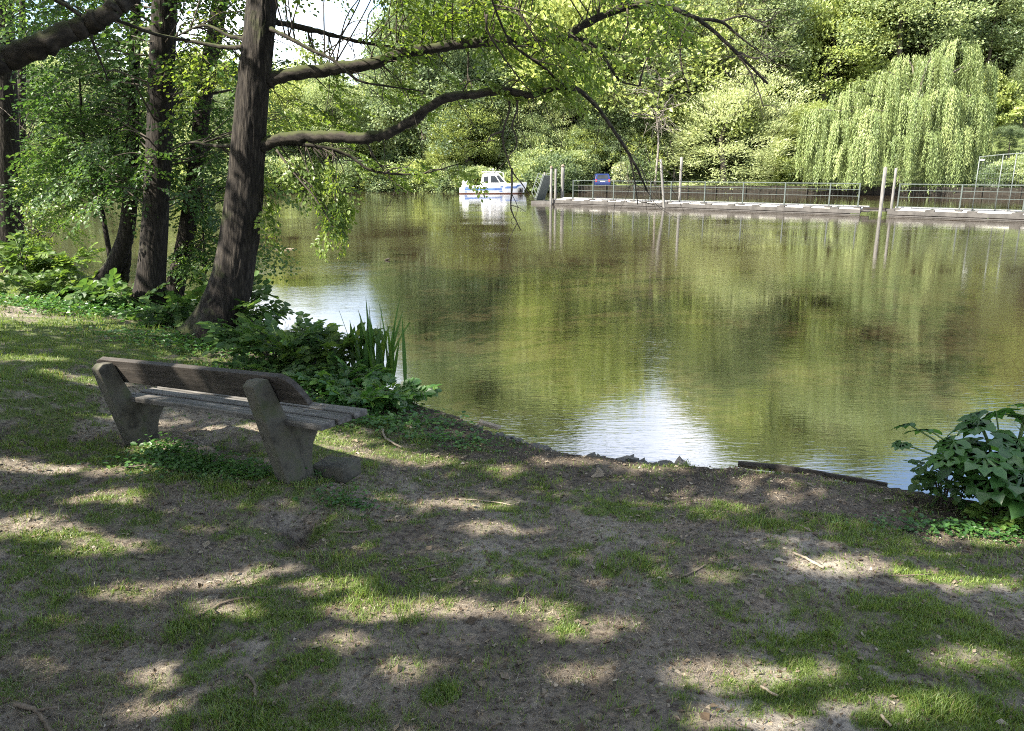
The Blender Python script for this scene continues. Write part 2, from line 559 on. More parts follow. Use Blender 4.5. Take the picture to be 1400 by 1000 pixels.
# grass patches: (photo x, y, half width, half height, density)
_gp = [(90, 470, 190, 45, 1.0), (60, 520, 120, 35, .9), (200, 460, 90, 25, .9), (55, 555, 95, 20, 1.0), (110, 600, 90, 25, .55), (60, 660, 80, 30, .5), (60, 750, 110, 22, .8),
       (330, 655, 70, 22, 1.0), (250, 625, 70, 28, .75), (470, 690, 60, 16, 1.0), (165, 610, 50, 18, .8), (290, 715, 90, 25, .5), (470, 560, 110, 30, .9), (560, 575, 60, 16, .8), (620, 590, 60, 14, .5),
       (900, 655, 130, 16, .9), (1080, 668, 170, 18, .85), (1260, 700, 170, 26, .8), (1330, 740, 120, 30, .8), (1120, 720, 90, 18, .5), (850, 745, 60, 14, .7), (930, 790, 90, 22, .45), (985, 790, 40, 14, .8),
       (1080, 855, 110, 28, .8), (1230, 820, 170, 45, .85), (1330, 880, 160, 60, .9), (1150, 930, 190, 70, .8), (1300, 985, 200, 40, .85), (1020, 860, 60, 18, .7), (870, 960, 120, 40, .35),
       (330, 975, 150, 45, .95), (450, 985, 110, 35, .9), (602, 950, 34, 26, 1.0), (160, 980, 110, 30, .35), (470, 905, 40, 16, .6), (250, 890, 160, 30, .28), (560, 880, 160, 40, .2), (200, 815, 80, 16, .4), (680, 840, 90, 16, .3), (20, 950, 50, 50, .5), (730, 560, 30, 6, .2), (1000, 645, 60, 8, .8), (1110, 656, 90, 7, .9), (1200, 672, 60, 8, .9), (940, 640, 60, 6, .6), (660, 640, 50, 10, .35), (410, 645, 60, 16, .7)]
_gw = []
for (gx, gy, rx, ry, wgt) in _gp:
    c0 = G(gx, gy, 0.4)
    a, b = G(gx, gy - ry, 0.4), G(gx, gy + ry, 0.4)
    _gw.append((c0[0], (a[1] + b[1]) / 2, rx / FPX * c0[1], max(0.05, (a[1] - b[1]) / 2), wgt))

def grass_density(x, y):
    d = np.zeros_like(np.asarray(x, float))
    for (cx, cy, rx, ry, wgt) in _gw:
        q = ((x - cx) / rx) ** 2 + ((y - cy) / ry) ** 2
        d = np.maximum(d, wgt * (1 - sstep(0.05, 1.9, q)))
    n = 0.5 + 1.5 * (0.45 * fbm(x * 1.4, y * 1.4, 3, 41) + 0.35 * fbm(x * 4.6, y * 4.6, 3, 43) + 0.30 * vnoise(x * 15, y * 15, 45) - 0.55)
    d = np.maximum(d, 0.33 + 0.34 * (fbm(x * 0.8, y * 0.8, 2, 49) - 0.4))
    far = sstep(9.5, 12.0, y) * 0.75
    d = np.maximum(d, far)
    d = np.clip(d + 0.9 * (n - 0.5), 0, 1) * (0.35 + 0.65 * sstep(0.80 - d, 1.15 - d, n))
    d = d * (0.25 + 0.9 * sstep(0.30, 0.62, 0.6 * vnoise(x * 9, y * 9, 51) + 0.4 * vnoise(x * 23, y * 23, 53)))
    return np.clip(d, 0, 1)

def axis(a, b, fine0, fine1, step, grow):
    mid = list(np.arange(fine0, fine1, step))
    up, s, x = [], step, fine1
    while x < b:
        up.append(x)
        s *= grow
        x += s
    up.append(b)
    dn, s, x = [], step, fine0 - step
    while x > a:
        dn.append(x)
        s *= grow
        x -= s
    dn.append(a)
    return np.array(dn[::-1] + mid + up)

gx_ = axis(-170, 190, -4.2, 4.6, 0.034, 1.055)
gy_ = axis(-30, 240, 1.4, 8.2, 0.034, 1.045)
XX, YY = np.meshgrid(gx_, gy_, indexing='ij')
ZZ = H(XX.ravel(), YY.ravel()).reshape(XX.shape)
nx, ny = XX.shape
i_, j_ = np.meshgrid(np.arange(nx - 1), np.arange(ny - 1), indexing='ij')
quads = np.stack([i_ * ny + j_, (i_ + 1) * ny + j_, (i_ + 1) * ny + j_ + 1, i_ * ny + j_ + 1], -1).reshape(-1, 4)

def ground_material():
    m, n, l = mat('soil_and_turf')
    out = n.new('ShaderNodeOutputMaterial')
    b = n.new('ShaderNodeBsdfPrincipled')
    v = mapped(n, l, (1, 1, 1))
    t1 = noise(n, l, v, 1.3, 6, 0.6)
    t2 = noise(n, l, v, 26, 6, 0.7)
    t3 = noise(n, l, v, 110, 3, 0.7)
    r1 = ramp(n, [(0.36, (0.080, 0.066, 0.053)), (0.52, (0.148, 0.126, 0.103)), (0.66, (0.235, 0.208, 0.176))])
    l.new(t1.outputs['Fac'], r1.inputs['Fac'])
    r2 = ramp(n, [(0.34, (0.22, 0.20, 0.18)), (0.48, (0.95, 0.95, 0.95)), (0.66, (1.6, 1.57, 1.5))])
    l.new(t2.outputs['Fac'], r2.inputs['Fac'])
    mx = n.new('ShaderNodeMix'); mx.data_type = 'RGBA'; mx.blend_type = 'MULTIPLY'; mx.inputs['Factor'].default_value = 0.85
    l.new(r1.outputs['Color'], mx.inputs['A']); l.new(r2.outputs['Color'], mx.inputs['B'])
    at = n.new('ShaderNodeAttribute'); at.attribute_name = 'var'
    r3 = ramp(n, [(0.35, (0.045, 0.072, 0.016)), (0.65, (0.095, 0.130, 0.032))])
    l.new(t2.outputs['Fac'], r3.inputs['Fac'])
    ad = n.new('ShaderNodeMath'); ad.operation = 'MULTIPLY_ADD'
    l.new(t2.outputs['Fac'], ad.inputs[0]); ad.inputs[1].default_value = 0.9; l.new(at.outputs['Fac'], ad.inputs[2])
    r4 = ramp(n, [(0.62, (0, 0, 0)), (1.15, (0.85, 0.85, 0.85))])
    sb = n.new('ShaderNodeMath'); sb.operation = 'MULTIPLY'; sb.inputs[1].default_value = 0.8
    l.new(ad.outputs[0], sb.inputs[0])
    r4.color_ramp.elements[0].position = 0.44; r4.color_ramp.elements[1].position = 0.82
    l.new(sb.outputs[0], r4.inputs['Fac'])
    m2 = n.new('ShaderNodeMix'); m2.data_type = 'RGBA'
    l.new(r4.outputs['Color'], m2.inputs['Factor']); l.new(mx.outputs['Result'], m2.inputs['A']); l.new(r3.outputs['Color'], m2.inputs['B'])
    sz = n.new('ShaderNodeSeparateXYZ'); l.new(v, sz.inputs[0])
    wz = n.new('ShaderNodeMath'); wz.operation = 'MULTIPLY_ADD'; wz.inputs[1].default_value = -0.10
    l.new(t1.outputs['Fac'], wz.inputs[0]); l.new(sz.outputs['Z'], wz.inputs[2])
    rw = ramp(n, [(0.045, (0.34, 0.32, 0.30)), (0.13, (1, 1, 1))])
    l.new(wz.outputs[0], rw.inputs['Fac'])
    m3 = n.new('ShaderNodeMix'); m3.data_type = 'RGBA'; m3.blend_type = 'MULTIPLY'; m3.inputs['Factor'].default_value = 1.0
    l.new(m2.outputs['Result'], m3.inputs['A']); l.new(rw.outputs['Color'], m3.inputs['B'])
    l.new(m3.outputs['Result'], b.inputs['Base Color'])
    b.inputs['Roughness'].default_value = 0.95
    b.inputs['Specular IOR Level'].default_value = 0.15
    a2 = n.new('ShaderNodeMath'); a2.operation = 'MULTIPLY_ADD'
    l.new(t3.outputs['Fac'], a2.inputs[0]); a2.inputs[1].default_value = 0.35; l.new(t2.outputs['Fac'], a2.inputs[2])
    bp = n.new('ShaderNodeBump'); bp.inputs['Strength'].default_value = 0.9; bp.inputs['Distance'].default_value = 0.03
    l.new(a2.outputs[0], bp.inputs['Height']); l.new(bp.outputs['Normal'], b.inputs['Normal'])
    l.new(b.outputs['BSDF'], out.inputs['Surface'])
    return m

SOIL = ground_material()
gm = MB()
gd = grass_density(XX.ravel(), YY.ravel())
gd = np.where(YY.ravel() > 50, 0.45 + 0.6 * fbm(XX.ravel() * .3, YY.ravel() * .3, 3, 88), gd)
gm.add(np.stack([XX, YY, ZZ], -1).reshape(-1, 3), quads, 0, gd, True)
tag(gm.build('ground', SOIL), 'trodden soil and patchy turf bank around the lake', kind='structure')

def water_material():
    m, n, l = mat('lake_water')
    out = n.new('ShaderNodeOutputMaterial')
    b = n.new('ShaderNodeBsdfPrincipled')
    v0 = mapped(n, l, (1, 1, 1))
    tc = noise(n, l, v0, 0.05, 3, 0.5)
    r = ramp(n, [(0.35, (0.017, 0.0125, 0.007)), (0.65, (0.025, 0.018, 0.0105))])
    l.new(tc.outputs['Fac'], r.inputs['Fac'])
    l.new(r.outputs['Color'], b.inputs['Base Color'])
    b.inputs['Roughness'].default_value = 0.015
    b.inputs['IOR'].default_value = 3.5
    b.inputs['Specular IOR Level'].default_value = 0.5
    va = mapped(n, l, (1.1, 4.2, 1))
    vb = mapped(n, l, (0.55, 1.7, 1))
    ta = noise(n, l, va, 5.5, 3, 0.5, 0.3)
    tb = noise(n, l, vb, 1.4, 3, 0.5, 0.4)
    # cat's-paws: calm and ruffled areas
    tp = noise(n, l, mapped(n, l, (0.35, 0.6, 1)), 0.45, 3, 0.5)
    rp = ramp(n, [(0.36, (0.16, 0.16, 0.16)), (0.62, (1, 1, 1))])
    l.new(tp.outputs['Fac'], rp.inputs['Fac'])
    ad = n.new('ShaderNodeMath'); ad.operation = 'MULTIPLY_ADD'
    l.new(tb.outputs['Fac'], ad.inputs[0]); ad.inputs[1].default_value = 1.6; l.new(ta.outputs['Fac'], ad.inputs[2])
    mu = n.new('ShaderNodeMath'); mu.operation = 'MULTIPLY'
    l.new(ad.outputs[0], mu.inputs[0]); l.new(rp.outputs['Color'], mu.inputs[1])
    bp = n.new('ShaderNodeBump'); bp.inputs['Strength'].default_value = 0.35; bp.inputs['Distance'].default_value = 0.0054
    l.new(mu.outputs[0], bp.inputs['Height']); l.new(bp.outputs['Normal'], b.inputs['Normal'])
    l.new(b.outputs['BSDF'], out.inputs['Surface'])
    return m

WATER = water_material()
wm = MB()
wm.add([(-170, -30, 0), (190, -30, 0), (190, 130, 0), (-170, 130, 0)], [(0, 1, 2, 3)])
tag(wm.build('water', WATER), 'murky brown lake reflecting the trees', kind='structure')

# ------------------------------------------------------------------ leaves and sprays
def norm(a):
    return a / (np.linalg.norm(a, axis=-1, keepdims=True) + 1e-9)

KITE = (np.array([[0, 0, 0], [-0.34, 0.45, 0.07], [0, 1.0, -0.05], [0.34, 0.45, 0.07]]), np.array([[0, 3, 2, 1]]))
OVAL = (np.array([[0, 0, 0], [-0.32, 0.28, 0.06], [-0.30, 0.68, 0.05], [0, 1.0, -0.06], [0.30, 0.68, 0.05], [0.32, 0.28, 0.06]]), np.array([[0, 3, 2, 1], [0, 5, 4, 3]]))
LANCE = (np.array([[0, 0, 0], [-0.14, 0.4, 0.02], [0, 1.0, -0.08], [0.14, 0.4, 0.02]]), np.array([[0, 3, 2, 1]]))

def add_leaves(mb, pos, d, nrm, size, tpl=OVAL, mat_i=0, var=None, rs=None):
    rs = rs or rng
    n = len(pos)
    y = norm(d)
    x = norm(np.cross(y, nrm))
    z = np.cross(x, y)
    tv, tf = tpl
    k = len(tv)
    size = np.broadcast_to(np.asarray(size, float), (n,))
    v = pos[:, None, :] + size[:, None, None] * (tv[None, :, 0, None] * x[:, None, :] + tv[None, :, 1, None] * y[:, None, :] + tv[None, :, 2, None] * z[:, None, :])
    f = (tf[None] + (np.arange(n) * k)[:, None, None]).reshape(-1, tf.shape[1])
    if var is None:
        var = rs.random(n)
    mb.add(v.reshape(-1, 3), f, mat_i, np.repeat(var, k))

def make_spray(seed, L=1.0, nside=9, droop=0.35, leaf=0.075, gap=0.055):
    """one leafy bough along +X: leaves (pos, dir, normal, size) and twig segments"""
    r = np.random.default_rng(seed)
    pos, dr, nm, sz, seg = [], [], [], [], []
    def axis_pt(t):
        return np.array([L * t, 0.06 * L * math.sin(3 * t + seed), -droop * L * t * t])
    for k in range(10):
        seg.append((axis_pt(k / 10), axis_pt((k + 1) / 10), 0.008 * (1.1 - k / 10)))
    for k in range(nside):
        t = 0.12 + 0.85 * k / nside
        b = axis_pt(t)
        sgn = 1 if k % 2 else -1
        ang = sgn * r.uniform(0.6, 1.1)
        ln = L * (0.55 * (1 - t) + 0.18) * r.uniform(0.8, 1.2)
        dv = np.array([math.cos(ang), math.sin(ang), r.uniform(-0.45, 0.15)])
        dv /= np.linalg.norm(dv)
        e = b + dv * ln + np.array([0, 0, -0.25 * ln * droop])
        seg.append((b, e, 0.004))
        m = max(3, int(ln / gap))
        for q in range(m):
            u = (q + 0.8) / m
            p = b * (1 - u) + e * u + np.array([0, 0, -0.1 * droop * u * u])
            a2 = ang + (1 if q % 2 else -1) * r.uniform(0.5, 1.1) * (u < 0.95)
            pos.append(p + r.normal(0, 0.012, 3))
            dr.append((math.cos(a2), math.sin(a2), r.uniform(-0.75, 0.1)))
            nm.append(np.array([0, 0, 1]) + r.normal(0, 0.38, 3))
            sz.append(leaf * r.uniform(0.65, 1.25))
    for q in range(int(L / gap / 1.5)):
        t = (q + 1) / (L / gap / 1.5)
        p = axis_pt(t)
        a2 = (1 if q % 2 else -1) * r.uniform(0.5, 1.2)
        pos.append(p); dr.append((math.cos(a2), math.sin(a2), r.uniform(-0.7, 0.1)))
        nm.append(np.array([0, 0, 1]) + r.normal(0, 0.38, 3)); sz.append(leaf * r.uniform(0.7, 1.25))
    return dict(pos=np.array(pos), dir=norm(np.array(dr)), nrm=norm(np.array(nm)), size=np.array(sz), seg=seg)

# places on the ground (photo x, y, half width, half height, height) kept sunlit: leaves that would shade them are left out of the crowns
_sunny = [(30, 722, 75, 15, .4), (150, 680, 70, 10, .4), (110, 738, 80, 9, .4), (40, 785, 60, 7, .4), (235, 792, 120, 12, .4), (180, 812, 60, 5, .4), (330, 778, 90, 8, .4), (445, 798, 75, 8, .4), (310, 836, 60, 7, .4),
          (560, 835, 140, 15, .45), (700, 838, 110, 12, .45), (800, 862, 90, 11, .45), (470, 880, 70, 9, .5), (800, 922, 65, 12, .5), (560, 905, 60, 8, .5), (1000, 930, 100, 20, .5), (1170, 772, 90, 12, .4), (1310, 795, 110, 14, .4),
          (1340, 735, 90, 12, .35), (975, 788, 36, 7, .4), (1080, 925, 110, 14, .5), (1240, 962, 150, 18, .5), (1330, 900, 80, 10, .5), (70, 558, 80, 7, .25), (110, 519, 50, 5, .25), (40, 490, 60, 5, .25), (570, 628, 50, 6, .25), (495, 622, 70, 7, .25),
          (460, 602, 40, 5, .25), (690, 642, 36, 5, .25), (630, 690, 60, 5, .3), (780, 632, 60, 5, .2), (205, 612, 50, 7, .25), (165, 642, 50, 8, .25), (60, 640, 60, 8, .3), (660, 720, 70, 6, .3), (1365, 675, 28, 10, .3),
          (270, 538, 110, 11, .72), (345, 556, 45, 6, .72), (445, 558, 34, 7, .72), (180, 490, 50, 7, 1.0), (900, 640, 50, 4, .2), (100, 345, 70, 14, .9), (60, 375, 70, 14, .8), (1020, 985, 90, 10, .55), (200, 925, 50, 8, .5), (200, 970, 60, 10, .5)]
_sw = []
for (gx, gy, rx, ry, gz) in _sunny:
    lift = .42 if gz in (.72, 1.0) else 0.0
    for _ in range(6):
        c0 = G(gx, gy, gz)
        gz = h1(c0[0], c0[1]) + lift
    a, b = G(gx, gy - ry, gz), G(gx, gy + ry, gz)
    _sw.append((c0[0], (a[1] + b[1]) / 2, rx / FPX * c0[1] + .04, max(.06, (a[1] - b[1]) / 2) + .05, gz))

def in_gap(p):
    k = np.zeros(len(p), bool)
    for (cx, cy, rx, ry, gz) in _sw:
        t = (p[:, 2] - gz) / SUN[2]
        x, y = p[:, 0] - SUN[0] * t, p[:, 1] - SUN[1] * t
        q = ((x - cx) / rx) ** 2 + ((y - cy) / ry) ** 2
        k |= (q < 0.05 + 1.7 * (.40 * vnoise(x * 3.1, y * 4.3, 91) + .35 * vnoise(x * 8, y * 11, 93) + .25 * vnoise(x * 17, y * 21, 97))) & (t > .2)
    # leaves farther up the sun's path are left out to light these boughs
    for (c, r) in _lit_boughs:
        d = p - c
        t = d @ SUN
        off = np.linalg.norm(d - t[:, None] * SUN, axis=1)
        k |= (t > 1.2) & (off < r * (.7 + .6 * vnoise(p[:, 0] * 2.3, p[:, 1] * 2.3, 95)))
    return k
_TY = G(300, 446, 0.30)[1]
_lit_boughs = [(P(x, y, _TY + d), r) for x, y, d, r in ((500, 50, .2, .65), (560, 30, .2, .7), (620, 50, .2, .7), (700, 20, 0, .6), (790, 85, -.5, .6), (420, 150, 1.0, .75), (430, 255, 0, .45), (540, 222, .3, .5), (870, 10, .3, .4), (420, 85, .6, .4), (70, 230, 2.5, .8), (40, 120, 3, .6), (260, 90, 2.5, .6), (110, 290, 2.5, .7), (270, 260, 2.2, .5))]

SPRAYS = [make_spray(s) for s in (1, 2, 3, 4)]
SPRAYS_BIG = [make_spray(s, 1.0, 8, 0.3, 0.13, 0.10) for s in (5, 6, 7)]

def rot_zyx(yaw, pitch, roll):
    cz, sz = math.cos(yaw), math.sin(yaw)
    cy, sy = math.cos(pitch), math.sin(pitch)
    cx, sx = math.cos(roll), math.sin(roll)
    Rz = np.array([[cz, -sz, 0], [sz, cz, 0], [0, 0, 1]])
    Ry = np.array([[cy, 0, -sy], [0, 1, 0], [sy, 0, cy]])       # positive pitch lifts +X
    Rx = np.array([[1, 0, 0], [0, cx, -sx], [0, sx, cx]])
    return Rz @ Ry @ Rx

def put_sprays(mb, items, tpls, tpl_leaf=OVAL, twig_mat=1, leaf_scale=1.0, rs=None, twigs=True, origin=None):
    """items: (position, yaw, pitch, scale)"""
    rs = rs or rng
    PP, DD, NN, SS, VV, A, B, RR = [], [], [], [], [], [], [], []
    for (p, yaw, pitch, scl) in items:
        t = tpls[rs.integers(len(tpls))]
        M = rot_zyx(yaw, pitch, rs.normal(0, 0.35))
        p = np.asarray(p)
        n = len(t['pos'])
        PP.append(p + (t['pos'] @ M.T) * scl)
        DD.append(t['dir'] @ M.T)
        NN.append(t['nrm'] @ M.T)
        SS.append(t['size'] * leaf_scale * (0.6 + 0.4 * scl))
        VV.append(np.clip(rs.normal(0.5, 0.13) + rs.normal(0, 0.16, n), 0, 1))
        sg = t['seg'][:10:3] + t['seg'][10:]
        A.append(p + (np.array([q[0] for q in sg]) @ M.T) * scl)
        B.append(p + (np.array([q[1] for q in sg]) @ M.T) * scl)
        RR.append(np.array([q[2] for q in sg]) * scl)
    PP, DD, NN, SS, VV = map(np.concatenate, (PP, DD, NN, SS, VV))
    A, B, RR = map(np.concatenate, (A, B, RR))
    if origin is not None:
        k = ~in_gap(PP + origin + 0.45 * SS[:, None] * DD)
        PP, DD, NN, SS, VV = PP[k], DD[k], NN[k], SS[k], VV[k]
        k = ~in_gap((A + B) / 2 + origin)
        A, B, RR = A[k], B[k], RR[k]
    add_leaves(mb, PP, DD, NN, SS, tpl_leaf, 0, VV, rs)
    if twigs and len(A):
        w = norm(np.cross(B - A, np.array([0.3, 0.2, 1.0]))) * RR[:, None]
        w2 = norm(np.cross(B - A, w)) * RR[:, None]
        v = np.stack([A + w, A - .5 * w + w2, A - .5 * w - w2, B], 1).reshape(-1, 3)
        f = np.array([[0, 1, 3], [1, 2, 3], [2, 0, 3]])
        mb.add(v, (f[None] + (np.arange(len(A)) * 4)[:, None, None]).reshape(-1, 3), twig_mat)

def limb_tube(mb, pts, r0, r1, n=8, step=8, wob=0.02, mat_i=0, rs=None):
    rs = rs or rng
    p = smooth_path(pts, step)
    m = len(p)
    t = np.linspace(0, 1, m)
    rad = r0 * (1 - t) + r1 * t
    p = p + rs.normal(0, 1, (m, 3)) * wob * rad[:, None] * 3
    rad = rad * (1 + 0.08 * rs.normal(0, 1, m))
    mb.tube(p, rad, n, mat_i)
    return p

def twig_from(mb, q, p, r0, mat_i, rs):
    mid = (q + p) / 2 + np.array([rs.normal(0, 0.08), rs.normal(0, 0.08), 0.10 + rs.normal(0, 0.08)]) * np.linalg.norm(p - q)
    mb.tube(smooth_path([q, mid, p], 5), np.linspace(r0, 0.004, 11), 5, mat_i, cap=False)

def trunk_mesh(mb, pts, radii, n=40, rough=0.10, flare=None, step=14, mat_i=0):
    pr = smooth_path(np.column_stack([np.asarray(pts), np.asarray(radii)]), step)
    p, rad = pr[:, :3], pr[:, 3]
    m = len(p)
    seed = int(abs(p[0, 0]) * 100) % 97
    fr = n * 0.27
    def disp(i, th):
        a = th / (2 * PI) * fr
        r = rough * 1.0 * (np.abs(vnoise(a + 1.1 * vnoise(a * .3, i * .16, seed + 9), i * 0.10, seed) - 0.5) * 2 - 0.5)
        r = r + rough * 0.8 * (vnoise(a * 0.3, i * 0.06, seed + 3) - 0.5) * 2
        if flare is not None:
            k = np.exp(-i / (m * 0.055))
            r = r + flare * k * (0.5 + 0.7 * np.cos(5 * th + 1.0) * 0.5 + 0.35 * np.cos(3 * th))
        return r
    mb.tube(p, rad, n, mat_i, disp=disp)
    return p, rad

# ------------------------------------------------------------------ park bench
def bench():
    root = thing('park_bench', 'grey weathered park bench with concrete supports facing the lake', 'bench', BENCH)
    root.rotation_euler = (Matrix.Rotation(-BYAW, 3, 'Z') @ Matrix.Rotation(-BROLL, 3, 'Y')).to_euler()
    # local: u along +X (towards the near end), v forward +Y, z up
    HB, lean = 0.70, 0.225
    post = [(-0.01, -0.25), (0.115, -0.25), (0.095, 0.02), (0.025, 0.36), (-lean + 0.135, HB - 0.03), (-lean + 0.115, HB + 0.01), (-lean + 0.04, HB + 0.012), (-lean, HB - 0.02)]
    arm = [(0.04, -0.25), (0.185, -0.25), (0.172, -0.05), (0.166, 0.06), (0.175, 0.13), (0.20, 0.20), (0.245, 0.262), (0.31, 0.31), (0.385, 0.338), (0.425, 0.350), (0.425, 0.376), (0.0, 0.376)]
    for s in (-1, 1):
        u = s * 0.914
        m = MB()
        m.prism(post, u - 0.055, u + 0.055, axes=(1, 2, 0))
        m.prism(arm, u - 0.040, u + 0.040, axes=(1, 2, 0))
        m.build('support', CONC, root, fix=True, bevel=0.007)
    m = MB()
    m.box((0.99, 0.33, -0.035), (0.28, 0.22, 0.12), rz=0.2)
    m.build('footing', CONC, root, fix=True, bevel=0.02)
    # seat planks
    w = 0.118
    for k in range(3):
        v0 = -0.022 + k * 0.1475
        m = MB()
        x0, x1 = -0.99 + 0.006 * k, 1.305 - 0.004 * k
        nseg = 12
        xs = np.linspace(x0, x1, nseg + 1)
        sag = 0.004 * np.sin(np.linspace(0, 3, nseg + 1) + k)
        vs, f = [], []
        for x, sg in zip(xs, sag):
            vs += [(x, v0, 0.377 + sg), (x, v0 + w, 0.377 + sg), (x, v0 + w, 0.42 + sg), (x, v0, 0.42 + sg)]
        for i in range(nseg):
            a = 4 * i
            for j in range(4):
                f.append((a + j, a + (j + 1) % 4, a + 4 + (j + 1) % 4, a + 4 + j))
        f += [(3, 2, 1, 0), tuple(range(4 * nseg, 4 * nseg + 4))]
        m.add(vs, f)
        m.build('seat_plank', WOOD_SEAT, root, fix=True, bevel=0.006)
    for s in (-1, 1):
        for k in range(3):
            m = MB()
            m.tube([(s * 0.914 + 0.01, -0.022 + k * 0.1475 + w / 2, 0.421), (s * 0.914 + 0.01, -0.022 + k * 0.1475 + w / 2, 0.429)], 0.011, 8)
            m.build('bolt', BOLT, root)
    # backrest board leaning with the posts, in front of them; corners cut round
    a = math.atan2(lean + 0.02, HB - 0.375)
    Lm, hb, th = 1.23, 0.205, 0.042
    outl = [(-Lm, 0.0), (Lm, 0.0), (Lm - 0.02, 0.07), (Lm - 0.06, 0.14), (Lm - 0.11, 0.185), (Lm - 0.17, hb), (-Lm + 0.17, hb), (-Lm + 0.11, 0.185), (-Lm + 0.06, 0.14), (-Lm + 0.02, 0.07)]
    outl = [(-1.255 if x == -Lm else x, y) for x, y in outl]
    m = MB()
    m.prism(outl, 0, th, axes=(0, 2, 1))
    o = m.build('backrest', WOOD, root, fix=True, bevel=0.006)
    z0 = HB - 0.165
    vv = 0.02 + (z0 - 0.375) * (-lean + 0.105) / (HB - 0.395) + 0.012
    o.location = (0, vv, z0)
    o.rotation_euler = (math.atan((lean - 0.105) / (HB - 0.395)), 0, 0)
    for s in (-1, 1):
        for k in (0.05, 0.15):
            m = MB()
            m.tube([(s * 0.914, th, k), (s * 0.914, th + 0.006, k)], 0.012, 8)
            m.build('bolt', BOLT, o)
    return root
bench()

# ------------------------------------------------------------------ main leaning tree by the water
TB = G(300, 446, 0.30)
TY = TB[1]
root_main = thing('alder_tree', 'big dark leaning tree with two long limbs reaching over the water', 'tree', (TB[0], TB[1], h1(TB[0], TB[1])))
def rel(root, p):
    return np.asarray(p) - np.array(root.location)
tm = MB()
tp = [P(290, 452, TY) - [0, 0, .1], P(303, 425, TY), P(318, 380, TY), P(331, 290, TY), P(344, 150, TY), P(353, 60, TY), P(360, -20, TY + .1), P(378, -220, TY + .2), P(410, -520, TY + .5), P(430, -900, TY + 1)]
tr = [0.36, 0.305, 0.265, 0.23, 0.20, 0.188, 0.175, 0.16, 0.11, 0.05]
trunk_mesh(tm, [rel(root_main, p) for p in tp], tr, 120, 0.075, 0.45, 22)
tm.build('trunk', BARK, root_main)

LIMBS = {
 'upper': ([(362, 112, 0), (385, 104, .0), (450, 95, .1), (505, 88, .2), (550, 73, .25), (640, 59, .3), (700, 57, .3), (765, 55, .3), (800, 33, .3), (850, 12, .35), (895, 4, .4), (935, 18, .4), (965, 34, .4), (1010, 75, .4), (1050, 115, .45)], 0.092, 0.014),
 'lower': ([(358, 200, 0), (385, 190, -.05), (440, 187, -.2), (500, 188, -.35), (545, 176, -.45), (605, 136, -.6), (645, 130, -.6), (690, 124, -.7), (725, 131, -.8), (750, 123, -.8), (785, 121, -.8), (815, 145, -.8), (840, 180, -.8), (868, 225, -.8), (885, 262, -.8)], 0.080, 0.010),
 'thin': ([(366, 196, .05), (400, 197, .1), (450, 203, .15), (480, 215, .2), (505, 232, .2), (540, 238, .25), (580, 237, .25), (625, 225, .25)], 0.032, 0.007),
 'top': ([(355, 28, 0), (385, 32, .2), (430, 42, .4), (460, 50, .5), (495, 58, .6), (540, 64, .7), (590, 60, .9)], 0.045, 0.010),
 'top_side': ([(357, 34, 0), (395, 52, -.2), (425, 68, -.3), (455, 82, -.4), (490, 110, -.5), (530, 118, -.5), (580, 125, -.6)], 0.030, 0.007),
 'side_a': ([(775, 52, .3), (800, 55, .3), (820, 70, .3), (838, 98, .3), (850, 112, .3), (874, 118, .3)], 0.026, 0.009),
 'side_b': ([(945, 25, .4), (985, 30, .45), (1005, 45, .5), (1030, 65, .5), (1060, 85, .55)], 0.026, 0.006),
 'side_c': ([(775, 121, -.8), (740, 90, -.9), (700, 60, -1.0), (680, 20, -1.1), (660, -40, -1.2)], 0.018, 0.01),
 'left_a': ([(345, 55, 0), (315, 50, .2), (280, 35, .4), (240, 50, .6)], 0.03, 0.008),
 'left_b': ([(345, 62, .0), (310, 65, .2), (270, 58, .3), (220, 48, .3), (160, 30, .3)], 0.034, 0.01),
 'left_c': ([(335, 198, 0), (300, 200, .3), (262, 195, .6), (235, 205, .8)], 0.030, 0.01),
}
limb_pts = {}
rs = np.random.default_rng(5)
for nm_, (pp, r0, r1) in LIMBS.items():
    m = MB()
    pts = [rel(root_main, P(x, y, TY + dy)) for x, y, dy in pp]
    limb_pts[nm_] = limb_tube(m, pts, r0, r1, 12 if r0 > 0.06 else 8, 8, 0.03, 0, rs)
    m.build('limb', BARK_LIMB, root_main)
